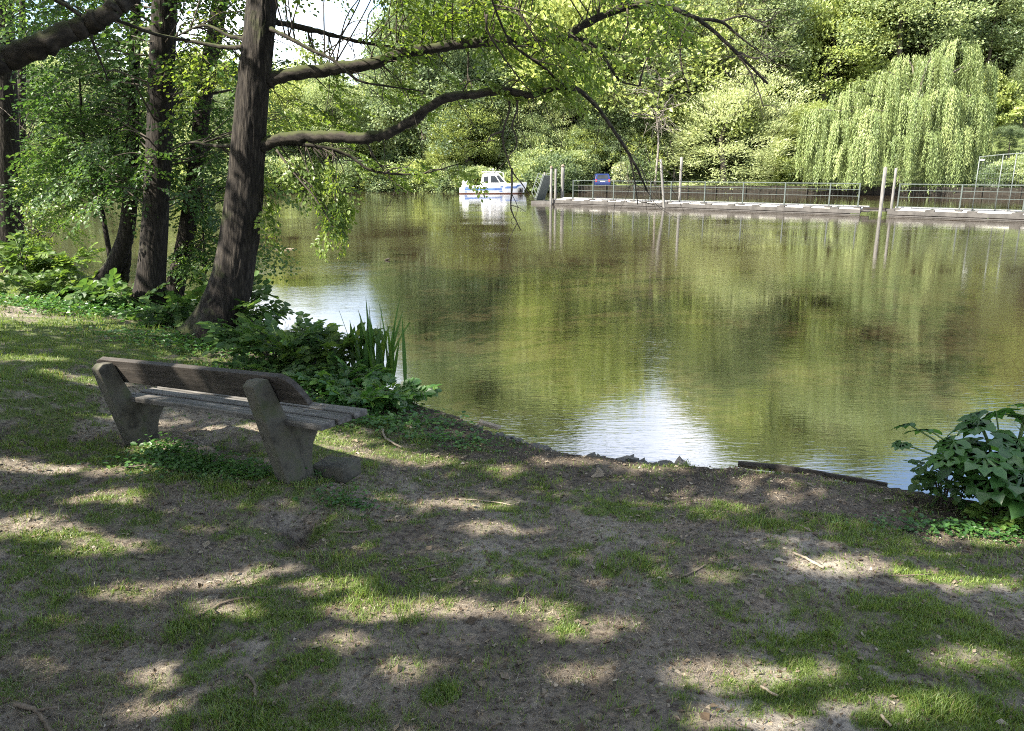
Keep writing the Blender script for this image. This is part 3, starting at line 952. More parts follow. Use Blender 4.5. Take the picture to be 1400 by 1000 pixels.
# bare hanging twigs
BARE = [
 [(690, 128, -.7), (697, 145, -.7), (690, 172, -.7), (687, 190, -.7), (694, 215, -.7), (701, 235, -.7), (716, 255, -.7), (724, 268, -.7)],
 [(706, 130, -.75), (707, 150, -.75), (700, 172, -.75), (705, 185, -.75), (706, 200, -.75), (694, 215, -.75)],
 [(700, 230, -.7), (700, 255, -.7), (699, 285, -.7), (707, 305, -.7), (712, 315, -.7)],
 [(688, 180, -.7), (672, 185, -.7), (666, 195, -.7)],
 [(945, 28, .4), (932, 50, .4), (930, 75, .4), (934, 100, .4), (945, 130, .4)],
 [(858, 12, .3), (858, 35, .3), (850, 55, .3), (846, 70, .3)],
 [(874, 118, .3), (878, 100, .3), (884, 80, .3), (890, 60, .3)],
 [(840, 180, -.8), (852, 196, -.8), (862, 220, -.8), (868, 250, -.8), (872, 280, -.8)],
 [(985, 30, .5), (1015, 22, .5), (1045, 30, .6), (1062, 20, .6)],
 [(1010, 72, .4), (1035, 80, .4), (1060, 70, .5)],
 [(990, 55, .4), (1020, 90, .4), (1035, 120, .4), (1045, 150, .4)],
 [(640, 60, .3), (640, 90, .3), (638, 125, .3)],
 [(500, 188, -.35), (506, 205, -.3), (515, 220, -.2), (526, 235, -.1)],
 [(378, 205, -.1), (400, 235, -.2), (430, 270, -.3), (455, 310, -.3)],
 [(395, 230, -.1), (420, 250, -.2), (450, 290, -.2), (475, 325, -.2)],
 [(665, 20, -1.0), (668, 45, -1.0), (690, 80, -1.0), (712, 110, -1.0), (728, 128, -.9)],
 [(705, 10, -1.2), (728, 45, -1.2), (745, 75, -1.2)],
]
m = MB()
for pp in BARE:
    pts = [rel(root_main, P(x, y, TY + dy)) for x, y, dy in pp]
    q = limb_tube(m, pts, 0.015, 0.006, 5, 6, 0.05, 0, rs)
    for k in range(4):
        a = q[rs.integers(len(q) // 3, len(q))]
        e = a + np.array([rs.normal(0, 0.16), rs.normal(0, 0.12), -abs(rs.normal(0.10, 0.14))])
        limb_tube(m, [a, (a + e) / 2 + rs.normal(0, 0.03, 3), e], 0.005, 0.0025, 4, 4, 0.05, 0, rs)
# fine drooping shoots along the limbs
for nm_ in ('upper', 'lower', 'thin', 'top', 'side_a', 'top_side'):
    lp = limb_pts[nm_]
    for k in range(16 if nm_ in ('upper', 'lower') else 6):
        a = lp[rs.integers(len(lp) // 4, len(lp))]
        ln = rs.uniform(.15, .75)
        e = a + np.array([rs.normal(.15, .2), rs.normal(0, .2), -ln])
        q = limb_tube(m, [a, (a * .6 + e * .4) + rs.normal(0, .06, 3), e], 0.006, 0.002, 4, 5, 0.05, 0, rs)
        for _ in range(2):
            b = q[rs.integers(3, len(q))]
            e2 = b + np.array([rs.normal(0, .12), rs.normal(0, .1), -rs.uniform(.02, .2)])
            limb_tube(m, [b, (b + e2) / 2 + rs.normal(0, .02, 3), e2], 0.003, 0.0015, 4, 3, 0.05, 0, rs)
# bare twiggy brush at the ends of the upper limb
for (x0, y0, x1, y1, cnt) in [(930, -20, 1080, 110, 90), (820, 60, 980, 150, 45), (840, 190, 930, 270, 40)]:
    for k in range(cnt):
        px, py = rs.uniform(x0, x1), rs.uniform(y0, y1)
        a = rel(root_main, P(px, py, TY + rs.uniform(-.3, .9)))
        ang = rs.uniform(-0.9, 0.5) if y0 < 150 else rs.uniform(-1.9, -0.6)
        ln = rs.uniform(0.15, 0.55)
        e = a + np.array([math.cos(ang) * ln, rs.normal(0, 0.15), math.sin(ang) * ln])
        limb_tube(m, [a, (a + e) / 2 + rs.normal(0, 0.04, 3), e], 0.004, 0.0018, 4, 4, 0.05, 0, rs)
tag(m.build('twigs', TWIG, root_main), kind='stuff')

# leafy sprays on the main tree
def region(x0, x1, y0, y1, d0, d1, n, yaw=None, pitch=(-0.5, 0.2), scl=(0.55, 1.0)):
    out = []
    for k in range(n):
        p = P(rs.uniform(x0, x1), rs.uniform(y0, y1), TY + rs.uniform(d0, d1))
        yw = rs.uniform(0, 2 * PI) if yaw is None else rs.normal(yaw, 0.5)
        out.append((rel(root_main, p), yw, rs.uniform(*pitch), rs.uniform(*scl)))
    return out
items = []
items += region(500, 800, -120, 0, -1.5, 1.5, 34, None)
items += region(480, 640, 0, 60, -.2, 1.4, 19, 0, (-.4, .2), (.45, .85))
items += region(640, 800, 0, 50, -1.3, .6, 12, 0, (-1.0, -.1))
items += region(725, 815, 60, 100, -1.2, .0, 8, 0, (-1.2, -.3), (.4, .75))
items += region(800, 900, -60, 10, -.6, 1.0, 10, 0, (-.9, .1))
items += region(370, 460, 110, 180, .4, 2.0, 12, 0, (-.5, .2), (.4, .8))
items += region(365, 440, 60, 100, .2, 1.2, 4, 0, (-.3, .3), (.35, .5))
items += region(385, 455, 205, 260, -.3, .5, 10, -.2, (-1.2, -.4), (.4, .65))
items += region(430, 470, 250, 305, -.3, .3, 9, -.2, (-1.5, -.8), (.35, .55))
items += region(480, 620, 205, 235, -.1, .8, 10, 0, (-.3, .1), (.35, .55))
items += region(560, 760, 100, 125, -.8, .4, 5, 0, (-.6, .1), (.3, .45))
items += region(500, 640, 95, 140, .2, 1.5, 9, 0, (-.5, .1), (.35, .6))
items += region(255, 360, -20, 120, .4, 1.8, 12, PI)
items += region(345, 385, 230, 330, -.2, .6, 5, 0, (-1, 0), (.3, .5))
items += region(300, 520, -330, -50, -2.2, 2.5, 60, None)
items += region(520, 900, -420, -140, -2.0, 2.5, 130, None, (-.6, .2), (.8, 1.3))
items += region(250, 700, -750, -330, -2.5, 3, 120, None, (-.5, .3), (.9, 1.4))
m = MB()
allp = np.concatenate(list(limb_pts.values()) + [np.array([rel(root_main, p) for p in tp[5:]])])
put_sprays(m, items, SPRAYS, OVAL, 1, 1.0, rs, origin=np.array(root_main.location))
for k, it in enumerate(items):
    q = allp[np.argmin(np.linalg.norm(allp - it[0] + np.array([0.25, 0, -0.1]), axis=1))]
    if np.linalg.norm(q - it[0]) < 2.5:
        twig_from(m, q, np.asarray(it[0]), 0.010, 1, rs)
tag(m.build('crown', [L_BOUGH, TWIG], root_main), kind='stuff')

# ------------------------------------------------------------------ trees along the left bank
def px_tree(name, label, pts, radii, depth, leafmat_, items, nseg=64, rough=0.07, flare=0.35, stems=(), seed=1, lscale=1.0, tpls=None, group=None, leaf_tpl=OVAL):
    """pts: photo pixels of the trunk's centre line at a given depth"""
    r2 = np.random.default_rng(seed)
    b = P(pts[0][0], pts[0][1], depth)
    root = thing(name, label, 'tree', (b[0], b[1], h1(b[0], b[1])), group=group)
    t = MB()
    w = []
    for q in pts:
        dy = q[2] if len(q) > 2 else 0.0
        w.append(rel(root, P(q[0], q[1], depth + dy)))
    w[0] = w[0] - np.array([0, 0, 0.12 + max(0.0, w[0][2])])
    p, rad = trunk_mesh(t, w, radii, nseg, rough, flare, 10)
    t.build('trunk', BARK, root)
    for (sp, sr0, sr1) in stems:
        t = MB()
        limb_tube(t, [rel(root, P(x, y, depth + dy)) for x, y, dy in sp], sr0, sr1, 10, 8, 0.04, 0, r2)
        t.build('limb', BARK_LIMB, root)
    if items:
        t = MB()
        its = [(rel(root, a), yw, pt, s) for a, yw, pt, s in items]
        put_sprays(t, its, tpls or SPRAYS, leaf_tpl, 1, lscale, r2, origin=np.array(root.location))
        for it in its[::2]:
            c = np.asarray(it[0])
            q = p[np.argmin(np.abs(p[:, 2] - (c[2] - 0.25 * np.linalg.norm(c[:2] - p[0, :2]))))]
            twig_from(t, q, c, 0.016, 1, r2)
        tag(t.build('crown', [leafmat_, TWIG], root), kind='stuff')
    return root

def pxbox(x0, x1, y0, y1, d0, d1, n, seed, pitch=(-0.6, 0.15), scl=(0.7, 1.2), yaw=None):
    r2 = np.random.default_rng(seed)
    out = []
    for k in range(n):
        Y = r2.uniform(d0, d1)
        out.append((P(r2.uniform(x0, x1), r2.uniform(y0, y1), Y), r2.uniform(0, 2 * PI) if yaw is None else r2.normal(yaw, .5), r2.uniform(*pitch), r2.uniform(*scl)))
    return out

D2 = G(205, 412, 0.30)[1]
px_tree('alder_tree', 'tall straight rough-barked tree just left of the leaning one', [(203, 416), (205, 395), (210, 330), (216, 230), (220, 120), (225, 0), (229, -200), (233, -600)], [0.33, 0.235, 0.205, 0.19, 0.185, 0.17, 0.15, 0.06], D2, L_DARK,
        pxbox(120, 330, 120, 265, D2 - .8, D2 + 2.0, 62, 21, scl=(.55, 1.0)) + pxbox(90, 330, -260, 110, D2 - 2, D2 + 2.5, 130, 22),
        stems=[([(228, 150, 0), (255, 135, .3), (290, 128, .5), (330, 120, .8)], 0.04, 0.012), ([(212, 42, 0), (180, 38, .3), (150, 25, .5), (100, 8, .8)], 0.05, 0.015)], seed=2)
D3 = G(245, 405, 0.25)[1] + 0.6
px_tree('alder_tree', 'slim tree slanting up to the right between two thick trunks', [(233, 412), (240, 390), (255, 320), (268, 230), (278, 140), (289, 70), (301, 0), (312, -120), (325, -400)], [0.20, 0.16, 0.15, 0.14, 0.13, 0.125, 0.12, 0.10, 0.04], D3, L_ALDER,
        pxbox(240, 370, 180, 330, D3 - .6, D3 + 1.5, 34, 31, scl=(.5, .9)) + pxbox(230, 420, -200, 150, D3 - .5, D3 + 2.5, 70, 32), stems=[([(270, 215, 0), (300, 195, .2), (335, 200, .4)], 0.035, 0.012)], seed=3, nseg=20)
D4 = G(150, 395, 0.3)[1]
px_tree('alder_tree', 'dark tree with a curved sweeping stem beside the water', [(128, 400), (142, 385), (160, 355), (172, 320), (178, 270), (181, 200), (183, 120), (186, 0), (188, -150)], [0.19, 0.165, 0.15, 0.135, 0.12, 0.105, 0.09, 0.07, 0.03], D4, L_DARK,
        pxbox(60, 220, 90, 255, D4 - 1.0, D4 + 1.5, 72, 41, scl=(.5, .9)) + pxbox(40, 220, -160, 110, D4 - 1, D4 + 2, 70, 42),
        stems=[([(168, 392, .1), (172, 370, .15), (176, 330, .2), (181, 280, .2), (185, 240, .2)], 0.075, 0.05)], seed=4, nseg=20)
D5 = D4 + 0.5
px_tree('young_alder_tree', 'thin dark forked young tree leaning left behind the curved stem', [(160, 393), (152, 360), (145, 320), (138, 285), (126, 255), (118, 225), (112, 160), (108, 90)], [0.055, 0.045, 0.042, 0.04, 0.038, 0.035, 0.025, 0.012], D5, L_DARK,
        pxbox(40, 170, 140, 275, D5 - 1.2, D5 + 1, 44, 51, scl=(.5, .9)), stems=[([(134, 275, 0), (142, 250, .1), (150, 215, .1), (148, 170, .1)], 0.025, 0.01), ([(116, 225, 0), (98, 190, 0), (80, 170, -.1), (40, 165, -.2)], 0.026, 0.01), ([(104, 195, 0), (95, 175, 0), (100, 150, .1)], 0.018, 0.008)], seed=5, nseg=12, rough=0.04, flare=0.2)
D6 = G(10, 352, 0.5)[1]
px_tree('alder_tree', 'brown trunk at the left edge beside the path', [(12, 356), (11, 330), (9, 280), (8, 230), (6, 150), (4, 60), (2, -100)], [0.40, 0.30, 0.27, 0.26, 0.24, 0.22, 0.15], D6, L_DARK,
        pxbox(-60, 90, 60, 240, D6 + .8, D6 + 3, 40, 61, scl=(.8, 1.3)) + pxbox(-80, 110, -140, 60, D6 - 2, D6 + 2, 60, 62, scl=(.8, 1.4)), seed=6, nseg=24)
px_tree('young_alder_tree', 'slender darker trunk close behind the brown one by the path', [(24, 350), (25, 320), (27, 260), (29, 180), (30, 80), (31, -40)], [0.13, 0.11, 0.10, 0.09, 0.08, 0.05], D6 + 1.5, L_DARK,
        pxbox(10, 120, 120, 270, D6 - 1, D6 + 3, 30, 71, scl=(.7, 1.2)), seed=7, nseg=14, flare=0.2)
px_tree('sapling_tree', 'pale green spindly sapling standing at the water between the left trunks', [(52, 345), (53, 320), (54, 290), (58, 262), (62, 240)], [0.03, 0.026, 0.022, 0.016, 0.008], G(52, 345, .2)[1], L_NEARLIME,
        pxbox(25, 105, 225, 325, 16, 19, 60, 81, scl=(.5, .8)), seed=8, nseg=8, rough=0.03, flare=0.1)
px_tree('sapling_tree', 'thin upright sapling with sparse leaves in front of the slim tree', [(281, 412), (280, 370), (278, 320), (277, 280), (274, 240)], [0.022, 0.018, 0.015, 0.012, 0.006], D3 - 0.4, L_DARK,
        pxbox(250, 312, 245, 395, D3 - 1.0, D3, 40, 91, scl=(.3, .5)), seed=9, nseg=8, rough=0.03, flare=0.1)

# the tree out to the left whose mossy limb crosses the corner of the view, with its shading crown
ot = np.array([-6.6, 4.9, 0.0])
ot[2] = h1(ot[0], ot[1])
root = thing('oak_tree', 'tree with a thick mossy limb crossing the upper left corner', 'tree', ot)
m = MB()
trunk_mesh(m, [(0, 0, -.15), (0, 0, .6), (.05, 0, 2.0), (.1, .1, 3.2), (.1, .2, 5), (.2, .2, 8), (.3, 0, 11)], [.48, .40, .36, .34, .28, .18, .06], 36, .09, .4)
m.build('trunk', BARK, root)
LD = 6.0
for pp, r0, r1 in [([(-250, 140, -.8), (-60, 100, -.2), (0, 82, 0), (60, 60, 0), (110, 38, .1), (150, 18, .1), (185, -8, .2), (260, -70, .3), (360, -150, .5)], 0.105, 0.04),
                   ([(120, 30, .1), (128, 60, .1), (138, 85, .1), (148, 110, .15)], 0.014, 0.006),
                   ([(70, -10, .1), (110, 20, .1), (160, 28, .2), (215, 48, .3), (260, 55, .4)], 0.022, 0.008),
                   ([(75, 0, .0), (95, 10, .0), (110, 22, .0)], 0.018, 0.010)]:
    m = MB()
    limb_tube(m, [rel(root, P(x, y, LD + dy)) for x, y, dy in pp], r0, r1, 14 if r0 > .1 else 6, 10, 0.03, 0, rs)
    m.build('limb', BARK_LIMB, root)
for dv in [(2.5, -3.0, 6.5), (-2.0, 2.0, 7.0), (3.0, 1.0, 7.5), (-2.5, -2.5, 6.8), (1.5, 2.8, 8.5)]:
    m = MB()
    limb_tube(m, [(0.1, .1, 3.5), (dv[0] * .5, dv[1] * .5, 5.2), dv], .13, .03, 8, 8, .03, 0, rs)
    m.build('limb', BARK_LIMB, root)

def shade_clumps(n, cx, cy, rx, ry, z0, z1, seed, zmin=None):
    r2 = np.random.default_rng(seed)
    out = []
    cl = r2.random((max(4, n // 12), 3))
    for k in range(n):
        c = cl[r2.integers(len(cl))]
        a, rr = 2 * PI * c[0], math.sqrt(c[1])
        p = np.array([cx + rx * rr * math.cos(a), cy + ry * rr * math.sin(a), z0 + (z1 - z0) * c[2] * (1.1 - .6 * rr)]) + r2.normal(0, .42, 3)
        out.append((p, r2.uniform(0, 2 * PI), r2.uniform(-.5, .2), r2.uniform(.9, 1.5)))
    return out
def above_view(its, margin=0.35):
    """a crown that hangs above the top of the picture only"""
    ok = []
    for it in its:
        p = np.asarray(it[0])
        lim = EYE[2] + math.tan(R(11.3)) * max(p[1], 0) + margin + 1.0 * it[3]
        if p[1] < 1.0 or p[2] > lim:
            ok.append(it)
    return ok
m = MB()
its = above_view(shade_clumps(560, -6.0, 4.0, 4.8, 5.6, 4.2, 11.5, 101))
its = [(np.asarray(p) - ot, a, b, s) for p, a, b, s in its]
put_sprays(m, its, SPRAYS_BIG, OVAL, 1, 1.15, rs, origin=ot)
tag(m.build('crown', [L_ALDER, TWIG], root), kind='stuff')

for k, (tx, ty, n_, lab) in enumerate([(-9.5, -1.0, 460, 'shade tree standing out of sight on the bank to the left behind'), (-13.0, 9.5, 170, 'shade tree standing out of sight on the bank far to the left'), (-4.2, -4.0, 420, 'shade tree standing out of sight behind the viewer')]):
    tz = h1(tx, ty)
    root = thing('oak_tree', lab, 'tree', (tx, ty, tz))
    m = MB()
    trunk_mesh(m, [(0, 0, -.15), (0, 0, .6), (.05, 0, 2.0), (.1, .1, 4), (.2, .2, 8), (.3, 0, 12)], [.42, .35, .32, .28, .18, .06], 20, .09, .4)
    m.build('trunk', BARK, root)
    m = MB()
    its = shade_clumps(n_, tx + .5, ty + (2.2 if k == 2 else .5), 4.6, 4.6, 4.6, 13, 110 + k)
    if k == 1:
        its = [it for it in its if it[0][0] < -0.673 * it[0][1] - 2.2 or it[0][2] > EYE[2] + .2 * it[0][1] + 1.5]
    else:
        its = above_view(its)
    its = [(np.asarray(p) - np.array([tx, ty, tz]), a, b, s) for p, a, b, s in its]
    put_sprays(m, its, SPRAYS_BIG, OVAL, 1, 1.15, rs, origin=np.array([tx, ty, tz]))
    tag(m.build('crown', [L_ALDER, TWIG], root), kind='stuff')

# ------------------------------------------------------------------ far bank trees
def blob_crown(seed, rx, rz, z0, n=260, per=46, leaf=0.30, up=0.15, droop=0.0, hollow=0.45, tpl=KITE, top=1.0):
    """crown of many small leaf clumps on and inside an uneven volume"""
    r2 = np.random.default_rng(seed)
    mb = MB()
    lob = r2.normal(0, 1, (9, 3))
    lob = norm(lob)
    amp = r2.uniform(0.10, 0.38, 9)
    u = norm(r2.normal(0, 1, (n, 3)))
    u[:, 2] = np.where(u[:, 2] < (-0.55 if z0 > 0 else -.95), -u[:, 2], u[:, 2])
    f = 0.78 + sum(a * np.clip((u @ l) - 0.55, 0, 1) * 2.0 for a, l in zip(amp, lob))
    rad = f * (hollow + (1 - hollow) * r2.random(n) ** 0.45)
    c = u * rad[:, None] * np.array([rx, rx, rz]) + np.array([0, 0, z0 + rz])
    cs = r2.uniform(0.55, 1.25, n) * rx * 0.20
    tone = np.clip(0.5 + 0.22 * r2.normal(0, 1, n), 0.1, 0.9)
    k = np.repeat(np.arange(n), per)
    g = r2.normal(0, 1, (n * per, 3)) * np.array([1.0, 1.0, 0.55])
    out = norm(u[k] + 0.2)
    pos = c[k] + g * cs[k][:, None] * 0.6 + out * (np.abs(r2.normal(0, .25, n * per)) * cs[k])[:, None]
    pos[:, 2] -= droop * np.abs(r2.normal(0, 1, n * per)) * cs[k]
    dr = out + r2.normal(0, 0.6, (n * per, 3)) + np.array([0, 0, up - droop * 1.5])
    nm = np.array([0, 0, 0.8]) + out * 0.5 + r2.normal(0, 0.5, (n * per, 3))
    add_leaves(mb, pos, norm(dr), norm(nm), leaf * r2.uniform(0.6, 1.4, n * per), tpl, 0, np.clip(tone[k] + r2.normal(0, 0.13, n * per), 0, 1), r2)
    return mb

def tree_trunk(seed, h, r, bend=0.4, limbs=7, spread=2.0):
    r2 = np.random.default_rng(seed)
    mb = MB()
    pts = [(0, 0, -0.3), (r2.normal(0, bend * .2), r2.normal(0, bend * .2), h * .25), (r2.normal(0, bend * .5), r2.normal(0, bend * .5), h * .55), (r2.normal(0, bend), r2.normal(0, bend), h)]
    p, _ = trunk_mesh(mb, pts, [r * 1.3, r, r * .75, r * .15], 9, .06, .2, 6)
    for k in range(limbs):
        q = p[int(len(p) * r2.uniform(.35, .9))]
        a = r2.uniform(0, 2 * PI)
        ln = spread * r2.uniform(.6, 1.2)
        e = q + np.array([math.cos(a) * ln, math.sin(a) * ln, ln * r2.uniform(.3, .9)])
        mb.tube(smooth_path([q, (q + e) / 2 + np.array([0, 0, -.1 * ln]), e], 4), np.linspace(r * .4, r * .06, 9), 5, 0, cap=False)
    return mb

KINDS = {}
def kind(name, crown_mb, leaf, trunk_mb):
    KINDS[name] = (crown_mb.mesh('crown', [leaf]), trunk_mb.mesh('trunk', [BARK_FAR]))
kind('round_a', blob_crown(201, 4.6, 5.4, 2.2, 300, 112, .18), L_MID, tree_trunk(1, 10, .24))
kind('round_b', blob_crown(202, 4.2, 6.0, 2.6, 300, 112, .18), L_FOREST, tree_trunk(2, 11, .24))
kind('tall_a', blob_crown(203, 3.6, 7.0, 4.0, 300, 110, .18), L_MID, tree_trunk(3, 15, .28))
kind('tall_b', blob_crown(204, 3.4, 7.4, 4.5, 280, 110, .18), L_FOREST, tree_trunk(4, 16, .28))
kind('tall_c', blob_crown(214, 3.8, 6.0, 7.5, 210, 100, .20, hollow=.3), L_FOREST, tree_trunk(14, 18, .30))
kind('lime_a', blob_crown(205, 4.0, 4.2, 0.6, 280, 90, .215, up=.3), L_LIME, tree_trunk(5, 7, .18))
kind('lime_b', blob_crown(206, 4.4, 5.0, 1.4, 280, 90, .225), L_LIME, tree_trunk(6, 8, .2))
kind('pale', blob_crown(207, 3.6, 6.0, 3.0, 220, 80, .20, hollow=.3), L_PALE, tree_trunk(7, 13, .2))
kind('dark', blob_crown(208, 4.2, 5.2, 1.2, 300, 112, .18), L_FARDARK, tree_trunk(8, 9, .22))
kind('silver', blob_crown(209, 4.6, 6.0, -1.6, 420, 80, .27, up=.55, tpl=LANCE, hollow=.5), L_SILVER, tree_trunk(9, 8, .22))
kind('shrub', blob_crown(210, 2.0, 1.5, -0.2, 150, 60, .16, up=.3), L_MID, tree_trunk(10, 2.0, .06, .2, 5, .8))
kind('shrub_lime', blob_crown(211, 1.9, 1.4, -0.2, 150, 60, .16, up=.3), L_LIME, tree_trunk(11, 2.0, .06, .2, 5, .8))
kind('shrub_dark', blob_crown(212, 2.2, 1.5, -0.2, 150, 60, .17, up=.1), L_FARDARK, tree_trunk(12, 2.0, .06, .2, 5, .8))
kind('shrub_pale', blob_crown(213, 1.2, 1.1, -0.1, 120, 36, .16, up=.2), L_PALE, tree_trunk(13, 1.4, .05, .2, 4, .5))

kind('grand_a', blob_crown(221, 6.6, 9.5, 6.0, 480, 95, .25), L_MID, tree_trunk(21, 20, .36, 1, 9, 3.5))
kind('grand_b', blob_crown(222, 6.2, 10.5, 7.0, 480, 95, .25), L_FOREST, tree_trunk(22, 22, .36, 1, 9, 3.5))

def conifer(seed):
    r2 = np.random.default_rng(seed)
    mb = MB()
    n = 150
    pos, dr, nm = [], [], []
    for k in range(n):
        t = (k + .5) / n
        z = 2.5 + 15.5 * t
        a = k * 2.4 + r2.normal(0, .2)
        ln = 3.4 * (1 - t) ** 0.8 + .3
        for q in range(34):
            u = r2.random() ** .7
            off = r2.normal(0, .22 * (1 - .4 * u) * ln * .4)
            pos.append((math.cos(a) * ln * u - math.sin(a) * off, math.sin(a) * ln * u + math.cos(a) * off, z - .35 * ln * u * u + r2.normal(0, .08)))
            dr.append((math.cos(a) + r2.normal(0, .4), math.sin(a) + r2.normal(0, .4), -.35))
            nm.append((r2.normal(0, .3), r2.normal(0, .3), 1))
    add_leaves(mb, np.array(pos), norm(np.array(dr)), norm(np.array(nm)), .42 * r2.uniform(.6, 1.3, len(pos)), LANCE, 0, None, r2)
    return mb
kind('conifer', conifer(301), L_CONIFER, tree_trunk(15, 18.2, .26, .1, 0))

def plant_tree(kd, x, y, scale, label, name='leafy_tree', group=None, cat='tree', rz=None, zs=1.0, sink=0.0, wide=1.0):
    cm, tmh = KINDS[kd]
    root = thing(name, label, cat, (x, y, h1(x, y) - sink), random.uniform(0, 2 * PI) if rz is None else rz, group)
    root.scale = (scale * wide, scale * wide, scale * zs)
    link('trunk', tmh, root)
    c = link('crown', cm, root)
    tag(c, kind='stuff')
    return root

def pxt(kd, px, Y, top_py, label, base_drop=0.0, **kw):
    """tree whose top reaches a photo row at distance Y"""
    x = (px - 700) / FPX * (Y * CP + 0.0) * 1.0
    p = P(px, 255, Y)
    x = p[0]
    zt = P(px, top_py, Y)[2]
    zb = h1(x, Y)
    cm, tmh = KINDS[kd]
    top = max(v.co.z for v in cm.vertices) if kd not in TOPS else TOPS[kd]
    TOPS[kd] = top
    return plant_tree(kd, x, Y, max(0.25, (zt - zb) / top), label, **kw)
TOPS = {}

# individual trees that can be told apart
pxt('silver', 988, 86, 88, 'broad feathery pale yellow-green willow bush left of the weeping willow', name='willow_tree', rz=.4, wide=1.45)
pxt('lime_b', 640, 90, 128, 'bright yellow-green tree rising directly behind the white boat', rz=1.0, wide=1.2)
pxt('lime_a', 610, 89, 185, 'low lime-green bushy tree overhanging the water left of the boat', rz=2.0)
pxt('round_a', 740, 96, 135, 'green rounded tree behind the tall mooring piles', rz=.2)
pxt('dark', 830, 98, 165, 'dark shady tree behind the blue car', rz=.7)
pxt('round_b', 868, 92, 150, 'deep green glossy tree between the blue car and the feathery willow')
pxt('pale', 545, 104, 96, 'pale grey-green slender tree beyond the far left water')
pxt('round_a', 585, 112, 88, 'green leafy tree showing between the two long limbs')
pxt('tall_a', 690, 118, 20, 'tall bright green tree above the white boat')
pxt('conifer', 1062, 122, -60, 'dark blue-green conifer rising above the feathery willow', name='conifer_tree')
pxt('tall_c', 1117, 100, -40, 'tall grey-trunked tree between the two willows', name='tall_tree')
pxt('tall_c', 1197, 99, -120, 'tall dark-trunked tree directly behind the weeping willow', name='tall_tree')
pxt('tall_c', 1312, 104, -110, 'tall bare-stemmed tree behind the right shoulder of the willow', name='tall_tree')
pxt('tall_a', 1235, 112, -40, 'bushy bright green tree uphill from the weeping willow')
pxt('round_b', 1388, 88, 70, 'dark green tree at the right edge beside the willow')
pxt('dark', 1372, 82, 168, 'low dark tree behind the tall wire fence')
pxt('lime_b', 1040, 104, 40, 'light green tree right behind the feathery willow')
pxt('pale', 930, 106, 20, 'pale wispy tree above the feathery willow')
pxt('dark', 1150, 108, 90, 'dark green tree showing above the left side of the weeping willow')
pxt('round_b', 500, 108, 130, 'hazy green tree across the water right of the leaning trunk')
pxt('dark', 700, 92, 190, 'dark low tree behind the bow of the white boat')
pxt('round_a', 790, 110, 70, 'broad green tree above the pontoon piles')

# the rest of the wooded hillside
r3 = np.random.default_rng(77)
hk = ['round_a', 'round_b', 'tall_a', 'tall_b', 'tall_a', 'lime_b', 'dark', 'lime_a', 'round_a', 'pale']
placed = []
tries = 0
HILL_LABEL = {k: t + ' tree among many on the wooded hillside across the lake' for k, t in dict(round_a='fresh green rounded', round_b='deep green rounded', tall_a='fresh green tall', tall_b='deep green tall', tall_c='high-crowned', grand_a='fresh green very tall', grand_b='deep green very tall', lime_a='low yellow-green', lime_b='yellow-green', dark='dark green', pale='pale thin-leaved').items()}
HILL_GROUP = {k: v.split(' tree among')[0] + ' trees on the wooded hillside' for k, v in HILL_LABEL.items()}
while len(placed) < 125 and tries < 9000:
    tries += 1
    px = r3.uniform(560, 1480)
    Y = 92 + 70 * r3.random() ** 1.4
    x = P(px, 250, Y)[0]
    if min([math.hypot(x - a, Y - b) for a, b in placed] + [99]) < 4.3:
        continue
    zt = h1(x, Y)
    elev_cap = np.interp(px, [540, 570, 600, 700, 800, 830, 850, 975, 1000, 1230, 1330, 1500], [12.0, 15, 19.5, 20, 19, 15, 12.3, 12.3, 18.5, 20, 17, 16])
    kd = hk[r3.integers(len(hk))]
    top = TOPS.get(kd) or max(v.co.z for v in KINDS[kd][0].vertices)
    TOPS[kd] = top
    hmax = math.tan(R(elev_cap)) * Y + EYE[2] - zt
    hgt = r3.uniform(13, 27)
    if hmax < 5:
        continue
    hgt = min(hgt, hmax)
    placed.append((x, Y))
    plant_tree(kd, x, Y, hgt / top, HILL_LABEL[kd], name='hillside_tree', group=HILL_GROUP[kd])

for px in list(range(606, 790, 22)) + list(range(1050, 1330, 30)):
    Y = 118 + r3.uniform(-6, 10)
    x = P(px, 250, Y)[0]
    e = np.interp(px, [540, 575, 610, 760, 810, 860, 950, 1000, 1040, 1230, 1330], [13, 17, 20.5, 20.5, 18.5, 12.0, 12.0, 18.5, 22, 22, 18.5]) + r3.uniform(-1.4, .4)
    kd = ['grand_a', 'grand_b', 'grand_b'][r3.integers(3)]
    zt = h1(x, Y)
    hgt = math.tan(R(e)) * Y + EYE[2] - zt
    TOPS[kd] = TOPS.get(kd) or max(v.co.z for v in KINDS[kd][0].vertices)
    plant_tree(kd, x, Y, hgt / TOPS[kd], HILL_LABEL[kd], name='hillside_tree', group=HILL_GROUP[kd], wide=.85)
placed_b = []
for px in list(range(700, 885, 20)) + list(range(1085, 1110, 14)):
    x = P(px, 250, 90)[0]
    Y = float(far_shore(x)) + r3.uniform(7.5, 10)
    plant_tree(['lime_a', 'round_a', 'lime_a', 'dark'][r3.integers(4)], P(px, 250, Y)[0], Y, r3.uniform(.55, .85), 'small bushy tree in the row just behind the pontoon bank', name='bank_tree', group='small trees behind the pontoon bank')
while len(placed_b) < 110:
    px = r3.uniform(700, 1470)
    Y = 88 + 45 * r3.random() ** 1.3
    x = P(px, 250, Y)[0]
    placed_b.append((x, Y))
    plant_tree(['shrub', 'shrub_lime', 'shrub', 'shrub_dark'][len(placed_b) % 4], x, Y, r3.uniform(1.3, 2.2), 'bush in the undergrowth of the wooded hillside across the lake', name='hillside_bush', group='undergrowth bushes on the hillside', cat='shrub')

